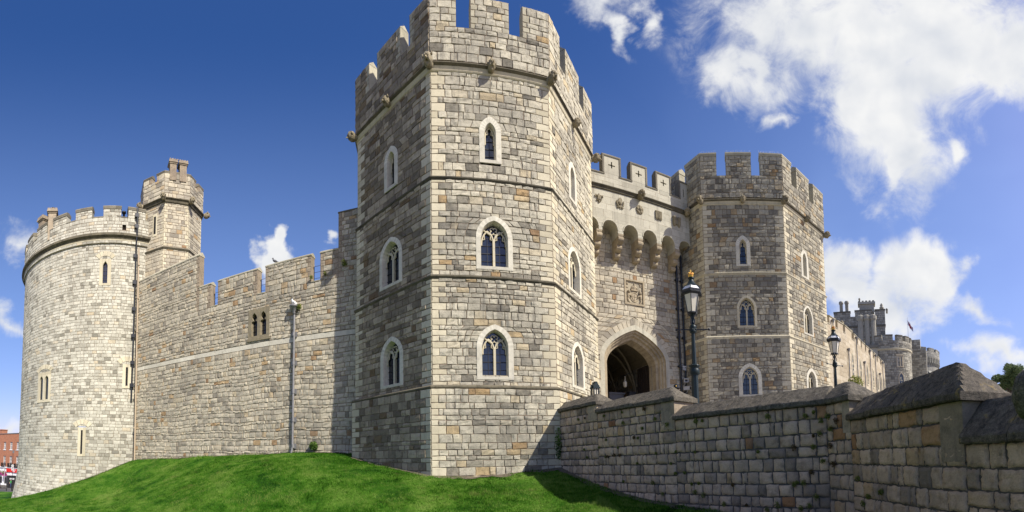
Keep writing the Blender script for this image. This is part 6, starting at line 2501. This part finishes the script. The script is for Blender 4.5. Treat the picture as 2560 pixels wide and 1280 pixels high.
    for k in range(nm):
        x0 = UK * (k + .15) / nm
        x1 = x0 + UK / nm * .72
        masonry(a, KQ, 40.8, 42.0, x0, x1, .6, 1.1, mort=.03, dep=.05, back=1.2)
        ac = Acc()
        for j in range(3):
            uprism(a, KQ, [(-.01, 40.8), (-.01, 42.0), (-1.2, 42.0), (-1.2, 40.8)], x0 + (x1 - x0) * j / 3, x0 + (x1 - x0) * (j + 1) / 3, 1, .4)
            uprism(ac, KQ, [(.15, 42.0), (.15, 42.3), (-1.3, 42.3), (-1.3, 42.0)], x0 + (x1 - x0) * j / 3, x0 + (x1 - x0) * (j + 1) / 3, 0)
        ac.build('coping', 'keep_stone', t)
    a.build('wall', ['mortar', 'keep_stone'], t)
    for (dg, zb, za, w) in ((-112, 28, 32, .8), (-112, 33, 35.2, .5), (-88, 28, 32, .8), (-140, 28, 32, .8)):
        a, g = Acc(), Acc()
        far_window(a, g, lambda u, z, dd: KP(u, z, np.asarray(dd) + .05), Rk * (R_(dg) - R_(-230)), w, zb, za)
        f = a.build('window', 'keep_stone', t)
        g.build('glass_pane', 'glass', f)
    a = Acc()
    for dg in (-127, -100, -76, -155):
        u = Rk * (R_(dg) - R_(-230))
        uprism(a, KP, [(-.1, 10), (1.8, 10), (1.8, 29), (1.2, 31), (-.1, 32.5)], u - .9, u + .9, 0, .5)
    a.build('buttress', 'keep_stone', t)
    a = Acc()
    a.add([(kc.x + 16 * math.cos(q), kc.y + 16 * math.sin(q), 39) for q in np.linspace(0, 2 * math.pi, 40)[:-1]], [tuple(range(39))], 0)
    a.build('roof', 'slate', t)
    # mound under the keep
    a = Acc()
    lathe(a, (kc.x, kc.y, 0), [(70, -3), (45, 8), (24, 18), (17, 19)], 40)
    tag(a.build('mound', 'far_ground'), kind='structure')

    # flagstaff
    t = thing('flagpole', 'thin flagpole with a limp red, white and blue flag above the drum tower', 'flagpole', (164.5, 113.8, 42))
    a = Acc()
    tube(a, [(164.5, 113.8, 42), (164.4, 113.7, 61.5)], [.16, .09], 6)
    a.build('pole', 'white_paint', t)
    a = Acc()
    n, m = 8, 10
    V, mi = [], []
    for i in range(n + 1):
        for j in range(m + 1):
            f, g = i / n, j / m
            V.append((164.5 + f * 1.5 + .25 * math.sin(f * 9 + g * 3), 113.8 - f * 1.9 + .25 * math.cos(f * 8 + g * 2), 60.2 - g * 2.2 - f * 3.6))
    Fs = []
    for i in range(n):
        for j in range(m):
            Fs.append((i * (m + 1) + j, (i + 1) * (m + 1) + j, (i + 1) * (m + 1) + j + 1, i * (m + 1) + j + 1))
            f, g = (i + .5) / n, (j + .5) / m
            cr = abs(f - .5) < .10 or abs(g - .5) < .12
            wh = abs(f - .5) < .2 or abs(g - .5) < .22 or abs(f - g) < .14 or abs(1 - f - g) < .14
            rd = cr or abs(f - g) < .05 or abs(1 - f - g) < .05
            mi.append(1 if rd else (2 if wh else 0))
    for k in range(3):
        a.add(V, [F_ for F_, q in zip(Fs, mi) if q == k], k, .5, True)
    a.build('flag', ['flag_blue', 'flag_red', 'white_paint'], t)

    # block of battlements far right
    t = thing('far_battlement', 'distant grey battlemented block at the right edge beyond the tree', 'tower', (143, 49, 10))
    Pb = frame((140.6, 53.5), math.atan2(-9, 1.6))
    a = Acc()
    masonry(a, Pb, 5, 24.6, 0, 14, .8, 1.2, mort=.03, dep=.05)
    fbox(a, Pb, 0, 14, 5, 24.6, -8, -.06, 1)
    for k in range(5):
        fbox(a, Pb, k * 2.8, k * 2.8 + 1.7, 24.6, 26.2, -.8, 0, 1)
    a.build('wall', ['mortar', 'far_stone'], t)


far_right()


def tree(label, base, h, crown, n, seed):
    """tapered trunk and limbs; crown of many leaf faces in uneven clumps"""
    rs = np.random.default_rng(seed)
    root = thing('tree', label, 'tree', base)
    a = Acc()
    b = Vector(base)
    tube(a, [b, b + Vector((.1, 0, h * .45)), b + Vector((-.1, .1, h * .8))], [.30, .2, .08], 8)
    clumps = []
    for i in range(26):
        q = Vector((rs.normal(), rs.normal(), rs.normal())).normalized()
        r = rs.random() ** .5
        c = b + Vector((0, 0, h * .72)) + Vector((q.x * crown[0], q.y * crown[1], q.z * crown[2])) * r * .85
        clumps.append((c, rs.uniform(.35, .7)))
        if i < 14:
            m = b + Vector((0, 0, h * rs.uniform(.35, .7)))
            tube(a, [m, (m + c) / 2 + Vector((0, 0, .2)), c], [.09, .05, .02], 5)
    a.build('trunk', 'bark', root)
    V, T = [], []
    for i in range(n):
        c, r = clumps[rs.integers(len(clumps))]
        q = Vector((rs.normal(), rs.normal(), rs.normal())).normalized() * r * rs.random() ** .35
        pc = c + q
        e1 = Vector((rs.normal(), rs.normal(), rs.normal())).normalized() * rs.uniform(.05, .11)
        e2 = e1.cross(Vector((rs.normal(), rs.normal(), rs.normal()))).normalized() * .05
        V += [tuple(pc - e1), tuple(pc + e2), tuple(pc + e1), tuple(pc - e2)]
        T.append(float(np.clip(rs.normal(.5, .25), 0, 1)))
    a = Acc()
    a.quads(np.array(V), np.arange(4 * n).reshape(-1, 4), 0, np.array(T))
    a.build('crown', 'tree_leaf', root)
    return root


tree('dense dark green tree showing above the near coping at the right edge', (42.6, 16.4, 1.5), 7.0, (2.0, 2.0, 1.7), 15000, 5)
tree('smaller bushy tree behind the right edge coping, lower than the other', (44.4, 14.0, 1.5), 5.2, (1.7, 1.7, 1.4), 8000, 6)

# ball finial close to the camera at the right edge
bf = thing('ball_finial', 'brown weathered stone ball finial, very close at the right edge', 'finial', (2.09, .70, -1.6))
a = Acc()
lathe(a, (2.098, .68, -2.3), [(.10, 0), (.08, .1), (.035, .2), (.03, 2.35), (.05, 2.42)], 12)
a.build('post', 'cast_iron', bf)
a = Acc()
blob(a, (2.098, .68, .23), (.112, .112, .145), None, 28, 20, jit=.06)
a.build('ball', 'coping', bf)


# ------------------------------------------------------------------ the street at the far left
def left_street():
    root = thing('brick_building', 'red brick terrace of three storeys with sash windows above white shopfronts', 'building', (-86, 36, -7))
    P = frame((-97.7, 30.6), R_(10.6))       # the front runs towards the castle, seen at a slant
    L, Z0 = 26., -7.1
    cols = [1.29 + 2.72 * k for k in range(9)]
    a = Acc()
    ws = []
    for c in cols:
        ws += [(c, 1.05 / 2, -2.75, -.40), (c, 1.05 / 2, 1.0, 2.70)]
    us = sorted(set([0, L] + [c + s_ * .52 for c in cols for s_ in (-1, 1)]))
    zs = [-3.0, -2.75, -.40, 1.0, 2.70, 4.5]
    for i in range(len(us) - 1):
        um = .5 * (us[i] + us[i + 1])
        for j in range(len(zs) - 1):
            hole_ = any(abs(um - c) < .5 for c in cols) and j in (1, 3)
            if not hole_:
                a.add([P(us[i], zs[j], 0), P(us[i + 1], zs[j], 0), P(us[i + 1], zs[j + 1], 0), P(us[i], zs[j + 1], 0)], [(0, 1, 2, 3)], 0, .5)
            else:
                for (p, q) in (((i, j), (i + 1, j)), ((i + 1, j), (i + 1, j + 1)), ((i + 1, j + 1), (i, j + 1)), ((i, j + 1), (i, j))):
                    a.add([P(us[p[0]], zs[p[1]], 0), P(us[q[0]], zs[q[1]], 0), P(us[q[0]], zs[q[1]], -.2), P(us[p[0]], zs[p[1]], -.2)], [(0, 1, 2, 3)], 0, .4)
    fbox(a, P, -.0, L, Z0 - .5, 4.48, -9, -.25, 0)
    a.build('wall', 'red_brick', root)
    a = Acc()
    fbox(a, P, -.05, L + .05, 4.5, 4.65, -9, .08, 0)
    a.build('parapet', 'slate', root)
    for c, w, zb, za in ws:
        a = Acc()
        for (x0, x1, z0, z1) in ((-w, -w + .06, zb, za), (w - .06, w, zb, za), (-w, w, za - .07, za), (-w, w, zb, zb + .07), (-.015, .015, zb, za)):
            fbox(a, P, c + x0, c + x1, z0, z1, -.18, -.12, 0)
        for q in range(1, 4):
            z = zb + (za - zb) * q / 4
            fbox(a, P, c - w, c + w, z - (.035 if q == 2 else .016), z + (.035 if q == 2 else .016), -.17, -.13, 0)
        for sx in (-.5, .5):
            fbox(a, P, c + sx * w - .014, c + sx * w + .014, zb, za, -.17, -.135, 0)
        fbox(a, P, c - w - .1, c + w + .1, zb - .12, zb, -.1, .10, 0)
        f = a.build('window', 'white_paint', root)
        a = Acc()
        a.add([P(c - w, zb, -.16), P(c + w, zb, -.16), P(c + w, za, -.16), P(c - w, za, -.16)], [(0, 1, 2, 3)])
        a.build('glass_pane', 'glass', f)
        a = Acc()
        fbox(a, P, c - w - .08, c + w + .08, za, za + .3, -.02, .012, 0)
        a.build('lintel', 'red_brick', f)
        if zb < 0:
            a = Acc()
            for q in range(9):
                x = c - .7 + q * .175
                fbox(a, P, x - .025, x + .025, zb - .05, zb + .75, .32, .36, 0)
            fbox(a, P, c - .75, c + .75, zb + .7, zb + .78, .30, .38, 0)
            fbox(a, P, c - .75, c + .75, zb - .12, zb - .03, 0, .38, 0)
            for sx in (-1, 1):
                fbox(a, P, c + sx * .72 - .03, c + sx * .72 + .03, zb, zb + .75, 0, .36, 0)
            a.build('balconette', 'black', f)
    # white ground floor with cornice and shopfronts
    a = Acc()
    fbox(a, P, 0, L, Z0, -3.0, -.24, .05, 0)
    fbox(a, P, 0, L, -3.08, -2.86, -.2, .28, 0)
    for k in range(9):
        fbox(a, P, k * 3.1, k * 3.1 + .3, Z0, -3.08, 0, .13, 0)
    a.build('shopfront', 'white_paint', root)
    for k in range(9):
        a = Acc()
        fbox(a, P, k * 3.1 + .7, k * 3.1 + 2.7, Z0 + .5, -5.2, .05, .07, 0)
        a.build('shop_window', 'glass', root)
    a = Acc()
    fbox(a, P, 10.9, 16.4, -3.95, -3.1, .05, .22, 0)
    sg = a.build('shop_sign', 'red', root, 'red fascia with small white lettering')
    for row, (z, n, w) in enumerate(((-3.33, 9, 1.9), (-3.55, 6, 1.2), (-3.76, 8, 1.0))):
        a = Acc()
        for q in range(n):
            x = 14.0 - w / 2 + w * q / n
            fbox(a, P, x, x + w / n * .66, z - .08 + .03 * (q % 2), z + .08 - .02 * (q % 3), .225, .235, 0)
        a.build('lettering', 'white_paint', sg)
    # roofs and chimney behind the parapet
    a = Acc()
    fbox(a, P, 4.9, 6.2, 4.5, 5.6, -2.5, -1, 0)
    fbox(a, P, 4.8, 6.3, 5.6, 5.75, -2.6, -.9, 0)
    a.build('chimney', 'red_brick', root)
    a = Acc()
    fprism(a, P, [(12.7, 4.6), (22, 4.6), (21.0, 5.5), (13.6, 5.5)], -5.5, -1.5, 0)
    a.build('roof', 'roof_tile', root)
    a = Acc()
    fprism(a, P, [(12.4, 4.6), (12.7, 4.6), (13.6, 5.5), (21.0, 5.5), (21.0, 5.62), (13.5, 5.62)], -5.6, -1.4, 0)
    a.build('bargeboard', 'white_paint', root)
    # hanging baskets
    for k, (u, lb) in enumerate(((8.6, 'hanging basket of pink flowers nearest the left edge'), (10.75, 'hanging basket of pink flowers beside the red shop sign'))):
        b = thing('flower_basket', lb, 'flower basket', tuple(P(u, -4.4, .7)), 'hanging baskets on the white shopfronts')
        c = Vector(P(u, -4.4, .7))
        for (nm, mt, n, r, dz) in (('flowers', 'pink', 260, .62, -.05), ('leaves', 'weed', 120, .55, .25)):
            a = Acc()
            V = []
            for i in range(n):
                q = Vector((RNG.normal(), RNG.normal(), RNG.normal() * .75)).normalized() * r * RNG.random() ** .4
                e = Vector((RNG.normal(), RNG.normal(), RNG.normal())).normalized() * .10
                g = e.cross(Vector((RNG.normal(), RNG.normal(), RNG.normal()))).normalized() * .09
                pc = c + q + Vector((0, 0, dz))
                V += [tuple(pc - e), tuple(pc + g), tuple(pc + e), tuple(pc - g)]
            a.quads(np.array(V), np.arange(4 * n).reshape(-1, 4), 0, RNG.random(n))
            a.build(nm, mt, b)
        a = Acc()
        tube(a, [c + Vector((0, 0, .3)), c + Vector((0, 0, 1.0)), Vector(P(u, -3.3, .0))], .03, 5)
        a.build('bracket', 'black', b)


left_street()


def ray(az, d, z):
    return (d * math.sin(az), d * math.cos(az), z)


# person walking along the street, in a green top and jeans
p_ = person('person in a green top and blue jeans walking along the street at the far left', (-81.1, 31.35, -7.0), R_(-100), 1.78, ['skin', 'green_shirt', 'jeans', 'black'], 'walk')
# street furniture
def litter_bin(label, x, y, z, w, h):
    r = thing('litter_bin', label, 'bin', (x, y, z), 'black street bins')
    a = Acc()
    fr = frame((x, y), R_(80))
    fbox(a, fr, -w, w, z, z + h, -w, w, 0)
    fbox(a, fr, -w - .05, w + .05, z + h, z + h + .12, -w - .05, w + .05, 0)
    a.build('body', 'black', r)
    a = Acc()
    fbox(a, fr, -w * .6, w * .6, z + h * .72, z + h * .86, w, w + .012, 0)
    a.build('slot_panel', 'grey_box', r)


litter_bin('tall black kiosk-like box standing in the street behind the green-topped person', -82.5, 31.9, -7.06, .85, 2.4)
litter_bin('low black bin in the street left of the tall black box', -82.2, 28.7, -7.06, .6, 1.3)
litter_bin('narrow black bollard box in the street right of the tall black box', -81.9, 33.4, -7.06, .26, 1.7)
for (x, y, lb) in ((-70.4, 25.35, 'dark slatted bench by the kerb at the left edge'), (-70.4, 28.7, 'dark slatted bench by the kerb below the green-topped person')):
    b = thing('bench', lb, 'bench', (x, y, -6.6), 'street benches beyond the lawn')
    fr = frame((x, y), R_(78))
    a = Acc()
    for k in range(4):
        fbox(a, fr, -1.1, 1.1, -6.2, -6.15, -.25 + k * .14, -.15 + k * .14)
    a.build('seat', 'wood', b)
    a = Acc()
    for k in range(3):
        fbox(a, fr, -1.1, 1.1, -6.0 + k * .16, -5.9 + k * .16, -.32, -.27)
    a.build('backrest', 'wood', b)
    for sx in (-1, 1):
        a = Acc()
        fbox(a, fr, sx * 1.0 - .04, sx * 1.0 + .04, -6.65, -6.2, -.28, .22)
        a.build('leg', 'black', b)
# signpost and lamp column in the street
sp = thing('sign_post', 'dark signpost with a round grey traffic sign beside the street at far left', 'signpost', (-70.8, 27.55, -6.7))
a = Acc()
tube(a, [(-70.8, 27.55, -6.75), (-70.8, 27.55, -4.9)], .11, 8)
tube(a, [(-70.8, 27.55, -4.9), (-70.8, 27.55, .4)], .05, 8)
a.build('post', 'black', sp)
a = Acc()
fr = frame((-70.8, 27.55), R_(70))
fprism(a, fr, [(.26 * math.cos(q), -2.1 + .26 * math.sin(q)) for q in np.linspace(0, 2 * math.pi, 17)[:-1]], .06, .09)
a.build('round_sign', 'grey_box', sp)
a = Acc()
fbox(a, fr, -.22, .22, -2.95, -2.6, .06, .09)
a.build('plate', 'grey_box', sp)
a = Acc()
fbox(a, fr, -.12, .22, .2, .75, -.1, .25)
a.build('lamp_head', 'slate', sp)
sl_ = thing('lamp_column', 'thin grey column with a small dark lamp head in front of the white shopfront', 'lamp', (-83.2, 30.6, -7.05))
a = Acc()
tube(a, [(-83.2, 30.6, -7.05), (-83.2, 30.6, -2.3)], .06, 8)
a.build('post', 'grey_box', sl_)
a = Acc()
lathe(a, (-83.2, 30.6, -2.35), [(.1, 0), (.22, .35), (.26, .4), (.08, .62), (.02, .8)], 8)
a.build('lamp_head', 'slate', sl_)
